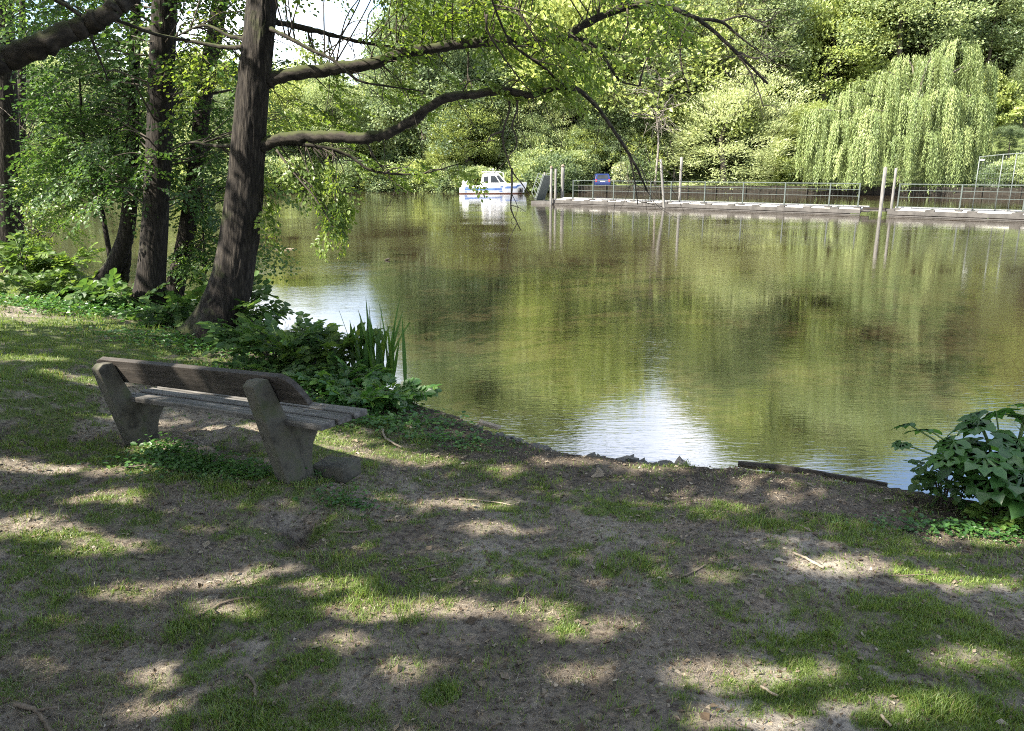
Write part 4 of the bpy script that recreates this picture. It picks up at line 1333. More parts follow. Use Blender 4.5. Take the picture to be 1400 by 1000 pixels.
# tree line on the far left shore
r4 = np.random.default_rng(78)
placed2 = []
tries = 0
while len(placed2) < 46 and tries < 4000:
    tries += 1
    x = r4.uniform(-95, -12)
    fs = float(far_shore(x))
    Y = fs + r4.uniform(2.5, 30)
    px = 700 + FPX * x / Y
    if min([math.hypot(x - a, Y - b) for a, b in placed2] + [99]) < 5.0:
        continue
    cap = np.interp(px, [-400, 100, 330, 372, 400, 430, 470, 490, 520, 545, 580], [14, 13, 12, 10.5, 9.0, 8.5, 6.5, 4.5, 6.0, 11, 15])
    hmax = math.tan(R(cap)) * Y + EYE[2] - h1(x, Y)
    if hmax < 4:
        continue
    kd = ['round_a', 'round_b', 'lime_b', 'pale', 'dark', 'tall_a'][r4.integers(6)]
    top = TOPS.get(kd) or max(v.co.z for v in KINDS[kd][0].vertices)
    TOPS[kd] = top
    placed2.append((x, Y))
    plant_tree(kd, x, Y, min(r4.uniform(10, 17), hmax) / top, 'green tree in the belt along the far shore behind the left trunks', name='shore_tree', group='trees along the far left shore')

# shrubs along the water's edge
for k, px in enumerate(np.arange(-60, 760, 22)):
    x = P(px, 255, 86)[0]
    Y = float(far_shore(x)) + .5 + random.uniform(-.5, .5)
    plant_tree(['shrub', 'shrub_dark', 'shrub_lime'][k % 3], P(px, 255, Y)[0], Y, random.uniform(.9, 1.5), 'low waterside bush overhanging the far shore around and left of the boat', name='shore_shrub', group='bushes along the far left shore', cat='shrub')
for k, px in enumerate([735, 757, 779, 793, 868, 884] + [1095, 1360, 1385, 1405]):
    x = P(px, 255, 84)[0]
    Y = float(far_shore(x)) + random.uniform(4.5, 6.0)
    plant_tree(['shrub', 'shrub_dark', 'shrub'][k % 3], P(px, 255, Y)[0], Y, random.uniform(.8, 1.2), 'low bush on the far bank behind the pontoon', name='bank_shrub', group='bushes behind the pontoon', cat='shrub')
for k, px in enumerate(np.arange(-80, 640, 17)):
    x = P(px, 255, 92)[0]
    Y = float(far_shore(x)) + r4.uniform(5, 13)
    plant_tree(['lime_a', 'shrub', 'round_a', 'shrub_dark', 'lime_a'][k % 5], P(px, 255, Y)[0], Y, [.62, 2.0, .5, 1.9, .55][k % 5] * r4.uniform(.85, 1.15), 'tall bush in the thicket behind the far left shore', name='thicket_bush', group='thicket behind the far left shore', cat='shrub', wide=1.15)
x = P(853, 250, 86)[0]
plant_tree('shrub_pale', x, 86, 1.1, 'whitish pale bush just right of the blue car', name='pale_shrub', cat='shrub')
x = P(1076, 250, 84)[0]
plant_tree('shrub_lime', x, 83, .9, 'bright green bush at the foot of the gap between the willows', name='lime_shrub', cat='shrub')
x = P(1390, 245, 74)[0]
plant_tree('shrub_lime', x, 73, .95, 'bright green bush behind the tall wire fence at right', name='lime_shrub', cat='shrub')

# weeping willow
def weeping_willow():
    Y = 78.0
    bx = P(1235, 250, Y)[0]
    bz = h1(bx, Y)
    root = thing('weeping_willow', 'large weeping willow with pale trailing branches behind the pontoon', 'tree', (bx, Y, bz))
    r2 = np.random.default_rng(401)
    mb = MB()
    tr_ = MB()
    trunk_mesh(tr_, [(0, 0, -.3), (.2, 0, 2.5), (.6, .2, 5.5), (1.4, 0, 9.5), (2.0, 0, 12.5)], [.55, .42, .36, .24, .08], 14, .08, .3, 8)
    # lobes: photo x, y of the top of each cascade, depth offset, half width, hang
    lobes = [(1308, 58, 0, 3.2, 9), (1275, 75, -2, 3.0, 10), (1335, 85, 1, 2.6, 11), (1240, 78, 1.5, 2.6, 9), (1215, 98, -2.5, 2.6, 9.5), (1185, 110, .5, 2.6, 7), (1160, 125, -2, 2.4, 6.5),
             (1135, 145, 0, 2.2, 7.5), (1120, 150, -3, 1.9, 7.5), (1150, 165, -3.5, 2.1, 6), (1195, 150, -4.5, 2.4, 7), (1245, 130, -4.5, 2.6, 9), (1295, 120, -4, 2.6, 10), (1330, 130, -2.5, 2.4, 9.5), (1185, 185, -5.5, 2.2, 5), (1225, 185, -5.5, 2.2, 5),
             (1160, 200, -5, 1.8, 4), (1270, 180, -5.5, 2.2, 6), (1310, 175, -4.5, 2.2, 6.5), (1342, 170, -1, 1.6, 6), (1128, 195, -2.5, 1.5, 4.5)]
    P_, D_, N_, S_, V_ = [], [], [], [], []
    for (lx, ly, dy, wd, hang) in lobes:
        c = P(lx, ly, Y + dy) - np.array([bx, Y, bz])
        q = np.array([1.2 * r2.random(), 0, max(2.5, c[2] * .6)])
        tr_.tube(smooth_path([q, (q + c) / 2 + np.array([0, 0, 1.0]), c], 5), np.linspace(.16, .04, 11), 6, 0, cap=False)
        tone0 = r2.uniform(.4, .62)
        nb = 17
        ba, br, bl, bt = r2.uniform(0, 2 * PI, nb), wd * np.sqrt(r2.random(nb)) * .66, r2.uniform(.45, 1.05, nb), r2.normal(0, .15, nb)
        for k in range(160):
            q_ = r2.integers(nb)
            a = ba[q_] + r2.normal(0, .12)
            rr = br[q_] + r2.normal(0, .13)
            st = c + np.array([rr * math.cos(a), rr * math.sin(a) * .9, -.16 * rr * rr + r2.normal(0, .2) + .5 * bt[q_]])
            ln0 = hang * bl[q_] * r2.uniform(.7, 1.0)
            ln = min(ln0, c[2] + .4 - r2.random() * .9)
            outd = np.array([math.cos(a), math.sin(a), 0]) * (.22 + .5 * (bl[q_] - .45) * r2.random())
            tone = np.clip(tone0 + bt[q_] + r2.normal(0, .08), 0.02, 1)
            nl = max(4, int(ln / .125))
            t = (np.arange(nl) + r2.random()) / nl
            sway = r2.normal(0, .12, 2)
            pt = st + outd * (1 - np.exp(-3 * t))[:, None] * wd * .8 + np.stack([sway[0] * t, sway[1] * t, -ln * t ** 1.15], 1)
            pt = pt + r2.normal(0, .05, (nl, 3))
            P_.append(pt)
            dd = np.stack([r2.normal(0, .35, nl) + outd[0] * (1 - t), r2.normal(0, .35, nl) + outd[1] * (1 - t), -1 + .2 * r2.random(nl)], 1)
            D_.append(dd)
            N_.append(np.stack([math.cos(a) + r2.normal(0, .6, nl), math.sin(a) + r2.normal(0, .6, nl), r2.normal(.4, .4, nl)], 1))
            S_.append(r2.uniform(.17, .34, nl))
            V_.append(np.clip(tone + r2.normal(0, .10, nl), 0, 1))
    add_leaves(mb, np.concatenate(P_), norm(np.concatenate(D_)), norm(np.concatenate(N_)), np.concatenate(S_), LANCE, 0, np.concatenate(V_), r2)
    tr_.build('trunk', BARK_FAR, root)
    tag(mb.build('crown', [L_WILLOW], root), kind='stuff')
weeping_willow()

# leafless grey tree between the pontoon and the upper limb
def bare_tree(px, Y, label, top_py, seed):
    r2 = np.random.default_rng(seed)
    p0 = P(px, 255, Y)
    z = h1(p0[0], Y)
    hgt = P(px, top_py, Y)[2] - z
    root = thing('bare_tree', label, 'tree', (p0[0], Y, z))
    mb = MB()
    t, _ = trunk_mesh(mb, [(0, 0, -.3), (.2, 0, hgt * .4), (-.1, .2, hgt * .7), (.2, .1, hgt)], [.13, .10, .07, .02], 8, .05, .2, 6)
    mb.build('trunk', TWIG_GREY, root)
    m2 = MB()
    for k in range(26):
        q = t[int(len(t) * r2.uniform(.45, .98))]
        a = r2.uniform(0, 2 * PI)
        ln = r2.uniform(1.5, 4.0)
        e = q + np.array([math.cos(a) * ln, math.sin(a) * ln, ln * r2.uniform(-.1, .7)])
        pt = smooth_path([q, (q + e) / 2 + r2.normal(0, .25, 3), e], 4)
        m2.tube(pt, np.linspace(.07, .02, len(pt)), 4, 0, cap=False)
        for j in range(5):
            b = pt[r2.integers(2, len(pt))]
            e2 = b + r2.normal(0, .7, 3)
            m2.tube(smooth_path([b, (b + e2) / 2 + r2.normal(0, .12, 3), e2], 3), np.linspace(.03, .012, 7), 3, 0, cap=False)
    tag(m2.build('branches', TWIG_GREY, root), kind='stuff')
bare_tree(895, 84, 'leafless grey tree left of the feathery willow', 110, 501)

# ------------------------------------------------------------------ quay wall on the far bank
def quay():
    root = thing('quay_wall', 'dark timber quay wall along the far bank behind the pontoon', 'wall')
    xs = np.arange(7, 62, 2.75)
    for a, b in zip(xs[:-1], xs[1:]):
        p, q = np.array([a, far_shore(a) - .1, 0]), np.array([b, far_shore(b) - .1, 0])
        t = (q - p) / np.linalg.norm(q - p)
        ang = math.atan2(t[1], t[0])
        L = np.linalg.norm(q - p)
        for z, hh in ((.10, .50), (.46, .19), (.66, .17)):
            m = MB()
            c = (p + q) / 2
            m.box((c[0], c[1] + random.uniform(-.02, .02), z + .02), (L - .03, .10, hh), rz=ang)
            m.build('timber', QUAY, root)
        m = MB()
        m.tube([(a, far_shore(a) - .22, -.6), (a, far_shore(a) - .22, .82)], .085, 8)
        m.build('post', QUAY, root)
    return root
quay()
for k, (px, py, w_, lab) in enumerate([(1372, 252, 3.2, 'grey concrete slab lying on the quay at the right edge'), (1352, 255, 1.6, 'small concrete slab beside the larger one on the quay')]):
    Y = 72 if k == 0 else 73.5
    p = P(px, py, Y)
    m = MB()
    m.box((0, 0, .11), (w_, .9, .20), rz=.2)
    o = m.build('concrete_slab', QUAYC, bevel=.02, fix=True)
    o.location = (p[0], Y, max(h1(p[0], Y), .72) + .02)
    tag(o, lab, 'slab')

# ------------------------------------------------------------------ pontoon walkway
PA = G(748, 279.5, 0.0)
PBm = G(1172, 296.0, 0.0)
PC = G(1402, 303.0, 0.0)
dirv = (PC - PA); dirv[2] = 0
plen = np.linalg.norm(dirv)
dirv /= plen
perp = np.array([-dirv[1], dirv[0], 0])
if perp[1] < 0: perp = -perp
PANG = math.atan2(dirv[1], dirv[0])

def along(px, Yguess=None, off=0.0):
    """distance along the pontoon's front edge at a photo column"""
    v = ray(px, 290)
    # intersect the vertical plane x/y = v0/v1 with the line PA + s*dirv + off*perp
    o_ = PA + perp * off
    k = v[0] / v[1]
    return (k * o_[1] - o_[0]) / (dirv[0] - k * dirv[1])

def pontoon(s0, s1, label, npan):
    o0 = PA + dirv * s0
    root = thing('pontoon', label, 'pontoon', o0, PANG)
    L = s1 - s0
    W = 1.7
    m = MB(); m.box((L / 2, 0.08, 0.20), (L, 0.16, 0.20)); m.build('edge_beam', FLOATM, root)
    m = MB(); m.box((L / 2, W - .08, 0.20), (L, 0.16, 0.20)); m.build('edge_beam', FLOATM, root)
    m = MB()
    for k in range(int(L / 2.2)):
        m.box((1.1 + k * 2.2, W / 2, 0.02), (1.9, W - .3, .24))
    tag(m.build('float', RUST, root), kind='stuff')
    pw = L / npan
    for k in range(npan):
        m = MB()
        m.box((pw * (k + .5), W / 2 - .12, 0.335), (pw - random.uniform(.10, .3), W - .5, 0.05))
        m.build('deck_panel', DECK, root)
        m = MB()
        m.box((pw * k + .12, .20, .335), (.42, .34, .09))
        m.build('bracket', FLOATM, root)
    m = MB(); m.box((L / 2, W - .16, 0.40), (L, .12, .08)); m.build('kerb', DECK, root)
    m = MB(); m.box((L / 2, -.03, 0.035), (L, .06, .05)); m.build('fender_rail', FLOATM, root)
    return root

s_mid0, s_mid1 = along(1176), along(1213)
pontoon(0.2, s_mid0, 'long floating walkway with white deck panels left of the pile pair', 14)
pontoon(s_mid1, plen + 5, 'floating walkway with white deck panels right of the pile pair', 6)
rt = thing('gangplank', 'short dark plank bridging the gap between the two pontoons', 'plank', PA + dirv * (s_mid0 + s_mid1) / 2, PANG)
m = MB(); m.box((0, .8, .27), (s_mid1 - s_mid0 - .15, 1.1, .08)); m.build('board', FLOATM, rt)
m = MB(); m.box((0, .27, .37), (s_mid1 - s_mid0 - .1, .09, .10)); m.build('kerb', QUAY, rt)

def fence(s_list, label, top=1.30, off=0.30, wires=True, name='railing'):
    o0 = PA + dirv * s_list[0] + perp * off
    root = thing(name, label, 'railing', (o0[0], o0[1], .36), PANG)
    loc = [s - s_list[0] for s in s_list]
    for x in loc:
        m = MB(); m.box((x, 0, top / 2), (.06, .06, top)); m.build('post', RAIL_M, root)
        m = MB(); m.box((x, -.08, .03), (.34, .22, .06)); m.build('base_plate', FLOATM, root)
    for a, b in zip(loc[:-1], loc[1:]):
        for z, w_ in ((top - .03, .045), (top - .34, .026), (top - .68, .026), (.14, .03)):
            m = MB(); m.bar((a + .04, 0, z), (b - .04, 0, z), w_); m.build('rail', RAIL_M, root)
        if wires:
            m = MB()
            for x in np.arange(a + .15, b - .08, .26):
                m.bar((x, .016, .14), (x, .016, top - .04), .0034)
            tag(m.build('wire_mesh', RAIL_M, root), kind='stuff')
    return root
fence([along(p, off=.3) for p in (783, 810, 838, 866, 888, 916, 962, 1014, 1071, 1132, 1172)], 'long grey-green mesh railing on the left pontoon')
fence([along(p, off=.3) for p in (1226, 1311, 1398, 1500)], 'grey-green mesh railing on the right pontoon')

def pile(px, top_py, off, label, r=.085, lean=0.0, cap=False, zb=None):
    s = along(px, off=off)
    b = PA + dirv * s + perp * off
    h = P(px, top_py, b[1])[2]
    o = thing('mooring_pile', label, 'pile', (b[0], b[1], 0))
    m = MB()
    z = np.linspace(-1.2, h, 9)
    m.tube(np.stack([lean * (z - h) / -max(h, 1) * 1.0, 0 * z, z], 1), r * (1 + .05 * np.sin(z * 3 + px)), 12)
    m.build('shaft', PILE, o)
    if cap:
        m = MB()
        m.tube([(0, 0, h), (0, 0, h + .05), (0, 0, h + .16)], [r * 1.35, r * 1.3, r * .3], 10)
        m.build('pile_cap', STICK, o)
pile(753, 230, -.25, 'leftmost of the three tall pale piles at the pontoon end', .085, cap=True)
pile(759, 231, .9, 'middle of the three tall pale piles at the pontoon end', .08)
pile(768.5, 228, 1.9, 'rightmost and thickest of the three piles at the pontoon end', .12, cap=True)
pile(744, 236, 3.0, 'short thin pile behind the ramp at the pontoon end', .07)
pile(900, 218, -.2, 'slanting grey pile left of the feathery willow', .075, lean=.35)
pile(928, 215, 1.9, 'upright grey pile before the feathery willow', .085)
pile(1203.5, 229, -.28, 'thicker pile of the pair in the gap between the pontoons', .09)
pile(1218, 230, 1.0, 'thinner pile of the pair in the gap between the pontoons', .065)

# sloping boarding ramp with mesh side at the pontoon's left end
b = PA + dirv * -.9
rt = thing('boarding_ramp', 'raised grey boarding ramp at the left end of the pontoon', 'ramp', (b[0], b[1], 0), PANG)
m = MB(); m.bar((-.2, .6, .25), (.5, .6, 1.95), 1.0, .05); m.build('ramp_deck', GALV, rt)
m = MB()
for v in (.1, 1.1):
    m.bar((-.25, v, .30), (.45, v, 2.0), .06)
    m.bar((-.55, v, .80), (.05, v, 2.1), .05)
    for k in range(6):
        f_ = k / 5
        m.bar((-.25 + .7 * f_, v, .3 + 1.7 * f_), (-.55 + .6 * f_, v, .8 + 1.3 * f_), .03)
m.build('ramp_rail', GALV, rt)
m = MB(); m.box((.35, .7, .10), (1.7, 1.5, .20)); m.build('ramp_float', FLOATM, rt)

# tall wire fence at the right end
def wire_fence():
    p0 = PA + dirv * along(1334, off=1.5) + perp * 1.5
    root = thing('wire_fence', 'tall thin galvanised wire fence standing at the right end', 'fence', (p0[0], p0[1], .36), 0)
    def at(px, Y): return np.array([P(px, 250, Y)[0] - p0[0], Y - p0[1], 0])
    Y0 = p0[1]
    pos = [at(1334.5, Y0), at(1366, Y0 - .6), at(1384, Y0 - 1.0), at(1440, Y0 - 2.2)]
    zt = [P(1334, 214, Y0)[2] - .36, P(1366, 211, Y0)[2] - .36, P(1384, 210, Y0)[2] - .36, P(1440, 208, Y0)[2] - .36]
    for p, z in zip(pos, zt):
        m = MB(); m.tube([p + [0, 0, -.05], p + [0, 0, z]], .024, 8); m.build('post', GALV, root)
    for (a, za), (b_, zb) in zip(list(zip(pos, zt))[:-1], list(zip(pos, zt))[1:]):
        m = MB(); m.bar(a + [0, 0, za - .02], b_ + [0, 0, zb - .02], .036); m.build('rail', GALV, root)
        m = MB()
        n = int(np.linalg.norm(b_ - a) / .12)
        for k in range(1, n):
            q = a + (b_ - a) * k / n
            m.bar(q + [0, .0, 1.2], q + [0, .0, za + (zb - za) * k / n - .03], .005)
        for z in np.arange(1.3, min(za, zb) - .1, .25):
            m.bar(a + [0, 0, z], b_ + [0, 0, z], .005)
        tag(m.build('wire_mesh', GALV, root), kind='stuff')
    m = MB(); m.box(pos[0] + [.12, -.03, zt[0] - .17], (.2, .02, .08)); m.build('fence_clamp', PLATE, root)
wire_fence()

# ------------------------------------------------------------------ cabin boat
def cabin_boat():
    Ys = G(670, 265.0, 0)[1]
    xl, xr = P(628, 262, Ys)[0], P(717, 262, Ys)[0]
    L = xr - xl
    root = thing('cabin_boat', 'white and blue cabin motorboat moored off the far bank', 'boat', (xl, Ys, 0), R(4))
    # hull by stations: stern x=0 to bow x=L
    def section(t):
        x = L * t
        w = 1.12 * (1 - max(0, (t - .45) / .55) ** 2.2 * .97)
        sheer = .62 + .42 * max(0, t - .30) ** 1.3 + (.12 if t < .52 else .20)
        keel = -.35 + .55 * max(0, (t - .8) / .2) ** 2
        flare = x + .28 * max(0, (t - .8) / .2)
        return x, w, sheer, keel, flare
    rows, N = [], 26
    for i in range(N + 1):
        t = i / N
        x, w, sh, k, fl = section(t)
        rows.append([(x, 0, k), (x, -w * .72, k + .22), (x, -w * .9, .10), (x, -w * .95, .30), (x + (fl - x) * .6, -w * .985, .52), (fl, -w, sh), (fl, -w + .10 * (w > .2), sh + .015), (fl, 0, sh - (.30 if t < .33 else .0))])
    rows = np.array(rows)
    k = rows.shape[1]
    mir = rows.copy(); mir[..., 1] *= -1
    hull, stripe, bot = MB(), MB(), MB()
    def strip(mb, a, b, i0=0, i1=N, off=0.0):
        for sgn, rr in ((1, rows), (-1, mir)):
            v = rr[i0:i1 + 1, a:b + 1].copy()
            v[..., 1] -= sgn * off
            n_, c_ = v.shape[:2]
            f = []
            for i in range(n_ - 1):
                for j in range(c_ - 1):
                    q = (i * c_ + j, (i + 1) * c_ + j, (i + 1) * c_ + j + 1, i * c_ + j + 1)
                    f.append(q if sgn > 0 else q[::-1])
            mb.add(v.reshape(-1, 3), f, 0, smooth=False)
    strip(hull, 2, 7)
    v = np.concatenate([rows[0, 2:], mir[0, 2:][::-1]])
    hull.add(v, [tuple(range(len(v)))])
    hull.build('hull', B_WHITE, root)
    strip(bot, 0, 2)
    bot.build('bottom', B_RED, root)
    def side_band(i0, i1, z0, z1, nm, mt, slant=0.0):
        m = MB()
        for sgn in (1, -1):
            vs = []
            for i in np.linspace(i0, i1, 12):
                lo, hi = [], []
                for z, dst in ((z0, 0), (z1, slant)):
                    t = (i + dst) / N
                    x, w, sh, kk, fl = section(t)
                    y = -np.interp(z, [.10, .30, .52, sh], [w * .9, w * .95, w * .985, w]) - .012
                    xx = x + (fl - x) * np.interp(z, [.3, sh], [0, 1])
                    vs.append((xx, y * sgn, z))
            f = [(2 * i, 2 * i + 2, 2 * i + 3, 2 * i + 1) for i in range(11)]
            m.add(vs, f)
        m.build(nm, mt, root)
    side_band(2.0, 16.8, .34, .56, 'side_stripe', B_BLUE)
    side_band(17.6, 22.0, .52, .72, 'side_stripe', B_BLUE, 1.0)
    side_band(1.9, 3.0, .14, .70, 'side_stripe', B_BLUE, .5)
    side_band(15.8, 17.0, .20, .74, 'side_stripe', B_BLUE, .4)
    side_band(21.6, 24.0, .50, .86, 'side_stripe', B_BLUE, 1.2)
    # cabin: side outline (x, z), width tapers to the roof
    zs0, zr = .72, 2.05
    x0, x1, x2, x3 = L * .325, L * .365, L * .60, L * .745
    prof = [(x0, zs0), (x1 - .05, zr - .25), (x1 + .15, zr - .02), (x2 - .2, zr + .06), (x2 + .02, zr - .08), (x3, zs0 + .16)]
    m = MB()
    wlo, whi = .92, .74
    def wid(z): return np.interp(z, [zs0, zr], [wlo, whi])
    n_ = len(prof)
    vs = [(x, -wid(z), z) for x, z in prof] + [(x, wid(z), z) for x, z in prof]
    f = [tuple(range(n_))[::-1], tuple(range(n_, 2 * n_))] + [(i, (i + 1) % n_, n_ + (i + 1) % n_, n_ + i) for i in range(n_)]
    m.add(vs, f)
    m.build('cabin', B_WHITE, root, fix=True, bevel=.04)
    m = MB(); m.box(((x1 + x2) / 2 + .05, 0, zr + .06), (x2 - x1 + .35, 1.62, .06)); m.build('cabin_roof', B_WHITE, root, bevel=.025, fix=True)
    wins = [[(x0 + .28, 1.10), (x0 + .32, 1.68), (x0 + .78, 1.70), (x0 + .78, 1.10)], [(x0 + .98, 1.08), (x0 + .98, 1.74), (x0 + 1.45, 1.74), (x0 + 1.88, 1.08)],
            [(x2 - .28, 1.78), (x2 + .02, 1.80), (x3 - .32, 1.12), (x3 - .80, 1.12)]]
    for sgn in (-1, 1):
        for w_ in wins:
            m = MB()
            a = [(x, sgn * (wid(z) + .012), z) for x, z in w_]
            b_ = [(x, sgn * (wid(z) - .02), z) for x, z in w_]
            m.add(a + b_, [(0, 1, 2, 3), (7, 6, 5, 4), (0, 4, 5, 1), (1, 5, 6, 2), (2, 6, 7, 3), (3, 7, 4, 0)])
            m.build('window', GLASSM, root, fix=True)
    # windscreen of two panes on the raked front
    dx, dz = x3 - (x2 + .02), (zs0 + .16) - (zr - .08)
    nn = np.array([-dz, dx]); nn = nn / np.linalg.norm(nn)
    for ya, yb in ((-.66, -.04), (.04, .66)):
        m = MB()
        vs = []
        for o_ in (.015, -.02):
            for (t, y) in ((.12, ya), (.12, yb), (.82, yb), (.82, ya)):
                vs.append((x2 + .02 + dx * t + nn[0] * o_, y, zr - .08 + dz * t + nn[1] * o_))
        m.add(vs, [(0, 1, 2, 3), (7, 6, 5, 4), (0, 4, 5, 1), (1, 5, 6, 2), (2, 6, 7, 3), (3, 7, 4, 0)])
        m.build('windscreen', GLASSM, root, fix=True)
    m = MB()
    m.bar((x2 + .55, -.78, 1.02), (x2 + .5, -.76, 2.02), .035)
    m.bar((x2 - .1, -.74, 2.08), (x2 + .5, -.76, 2.02), .035)
    m.bar((x2 + .55, .78, 1.02), (x2 + .5, .76, 2.02), .035)
    m.bar((x2 + .5, -.76, 2.02), (x2 + .5, .76, 2.02), .035)
    m.build('windscreen_frame', B_WHITE, root)
    # outboard motor
    m = MB()
    m.add(*_cowl())
    o = m.build('outboard_motor', B_WHITE, root, bevel=.05, fix=True)
    o.location = (.62 + .0, -.25, .95)
    m = MB(); m.box((.62, -.25, .70), (.24, .2, .6)); m.build('motor_leg', RUBBER, root)
    m = MB()
    zb = 1.02
    m.tube(smooth_path([(L * .79, -.72, zb), (L * .88, -.5, zb + .10), (L * .985, 0, zb + .14), (L * .88, .5, zb + .10), (L * .79, .72, zb)], 5), .018, 6)
    for q in ((L * .82, -.66), (L * .92, -.38), (L * .92, .38), (L * .82, .66)):
        m.bar((q[0], q[1], .85), (q[0], q[1], zb + .1), .025)
    m.build('bow_rail', GALV, root)
    m = MB(); m.tube([(L * .52, 0, zr + .08), (L * .52, 0, zr + .30)], .02, 6); m.box((L * .52, 0, zr + .34), (.12, .12, .1)); m.build('roof_lamp', B_WHITE, root)
    m = MB()
    for q in (.1, .35):
        m.tube([(L * .90 + q, -.62 + q * .5, .12), (L * .90 + q, -.62 + q * .5, .55)], [.12, .12], 10)
    m.build('fender', RUBBER, root)
def _cowl():
    v, f = [], []
    prof = [(-.30, -.24), (.26, -.24), (.34, .0), (.24, .34), (-.18, .40), (-.36, .10)]
    for y in (-.22, .22):
        v += [(x, y, z) for x, z in prof]
    n = 6
    f = [tuple(range(n))[::-1], tuple(range(n, 2 * n))] + [(i, (i + 1) % n, n + (i + 1) % n, n + i) for i in range(n)]
    return v, f
cabin_boat()

# ------------------------------------------------------------------ blue car behind the quay
def blue_car():
    Y = 83.3
    c = P(824, 250, Y)
    root = thing('parked_car', 'small deep blue car parked on the far bank behind the pontoon', 'car', (c[0], Y, h1(c[0], Y)), R(0))
    # rear faces the camera (-Y); car runs along +Y
    prof = [(0.0, .30), (-.05, .55), (.0, .92), (.30, 1.42), (.62, 1.50), (1.9, 1.46), (2.55, .98), (3.6, .86), (3.75, .55), (3.7, .28)]
    m = MB()
    rows = [(-.84, -.02), (-.78, .0), (.78, .0), (.84, -.02)]
    n = len(prof)
    vs = []
    for w in (-.86, .86):
        vs += [(w * (1 - .20 * max(0, z - .9) / .6), y, z) for y, z in prof]
    f = [tuple(range(n)), tuple(range(n, 2 * n))[::-1]] + [(i, n + i, n + (i + 1) % n, (i + 1) % n) for i in range(n)]
    m.add(vs, f)
    m.build('body', CAR_BLUE, root, fix=True, bevel=.06)
    m = MB()
    vs = [(-.60, .05 - .03, .98), (.60, .05 - .03, .98), (.52, .27 - .03, 1.36), (-.52, .27 - .03, 1.36)]
    vs += [(x, y + .05, z - .01) for x, y, z in vs]
    m.add(vs, [(0, 1, 2, 3), (7, 6, 5, 4), (0, 4, 5, 1), (1, 5, 6, 2), (2, 6, 7, 3), (3, 7, 4, 0)])
    m.build('rear_window', GLASSM, root, fix=True)
    for s in (-1, 1):
        m = MB(); m.box((s * .70, -.01, .78), (.18, .08, .26)); m.build('tail_light', LAMP_RED, root, bevel=.02, fix=True)
        for yy in (.62, 3.0):
            m = MB(); m.tube([(s * .86, yy, .30), (s * .66, yy, .30)], .30, 18); o = m.build('wheel', RUBBER, root)
        m = MB()
        vs = [(s * .835, .42, .98), (s * .835, 2.35, .98), (s * .735, 1.80, 1.38), (s * .735, .52, 1.38)]
        vs2 = [(x + s * .02, y, z) for x, y, z in vs]
        m.add(vs + vs2, [(0, 1, 2, 3), (7, 6, 5, 4), (0, 4, 5, 1), (1, 5, 6, 2), (2, 6, 7, 3), (3, 7, 4, 0)])
        m.build('side_window', GLASSM, root, fix=True)
    m = MB(); m.box((0, -.06, .42), (1.60, .12, .20)); m.build('bumper', CAR_BLUE, root, bevel=.03, fix=True)
    m = MB(); m.box((0, -.052, .72), (.50, .015, .11)); m.build('number_plate', PLATE, root)
blue_car()

# ------------------------------------------------------------------ near bank plants
def mesh_compound(seed, L=.26, pairs=3, lf=.10, wd=.38):
    r2 = np.random.default_rng(seed)
    mb = MB()
    pts = np.array([(0, t * L, -.10 * L * t * t + .02 * math.sin(3 * t)) for t in np.linspace(0, 1, 6)])
    mb.tube(pts, np.linspace(.0035, .0015, 6), 4, 1, cap=False)
    oval = (OVAL[0] * np.array([wd / .32, 1, 1.3]), OVAL[1])
    pos, d, nm, sz = [], [], [], []
    for k in range(pairs):
        t = .30 + .55 * k / max(1, pairs - 1)
        b = np.array([0, t * L, -.10 * L * t * t])
        for s in (-1, 1):
            pos.append(b); d.append((s * .9, .55, r2.uniform(-.35, .1))); nm.append((r2.normal(0, .25), r2.normal(0, .25), 1)); sz.append(lf * r2.uniform(.85, 1.15))
    pos.append(pts[-1]); d.append((r2.normal(0, .1), 1, -.25)); nm.append((0, .2, 1)); sz.append(lf * 1.25)
    add_leaves(mb, np.array(pos), norm(np.array(d)), norm(np.array(nm)), np.array(sz), oval, 0, np.clip(r2.normal(.5, .2, len(pos)), 0, 1), r2)
    return mb

COMP = {'dark': [mesh_compound(s).mesh('leaf', [L_DARK, STALK]) for s in (1, 2, 3)],
        'lime': [mesh_compound(s).mesh('leaf', [L_NEARLIME, STALK]) for s in (4, 5, 6)],
        'mid': [mesh_compound(s, .22, 3, .085).mesh('leaf', [L_ALDER, STALK]) for s in (7, 8, 9)],
        'nettle': [mesh_compound(s, .12, 3, .075, .30).mesh('leaf', [L_HOG, STALK]) for s in (10, 11)]}

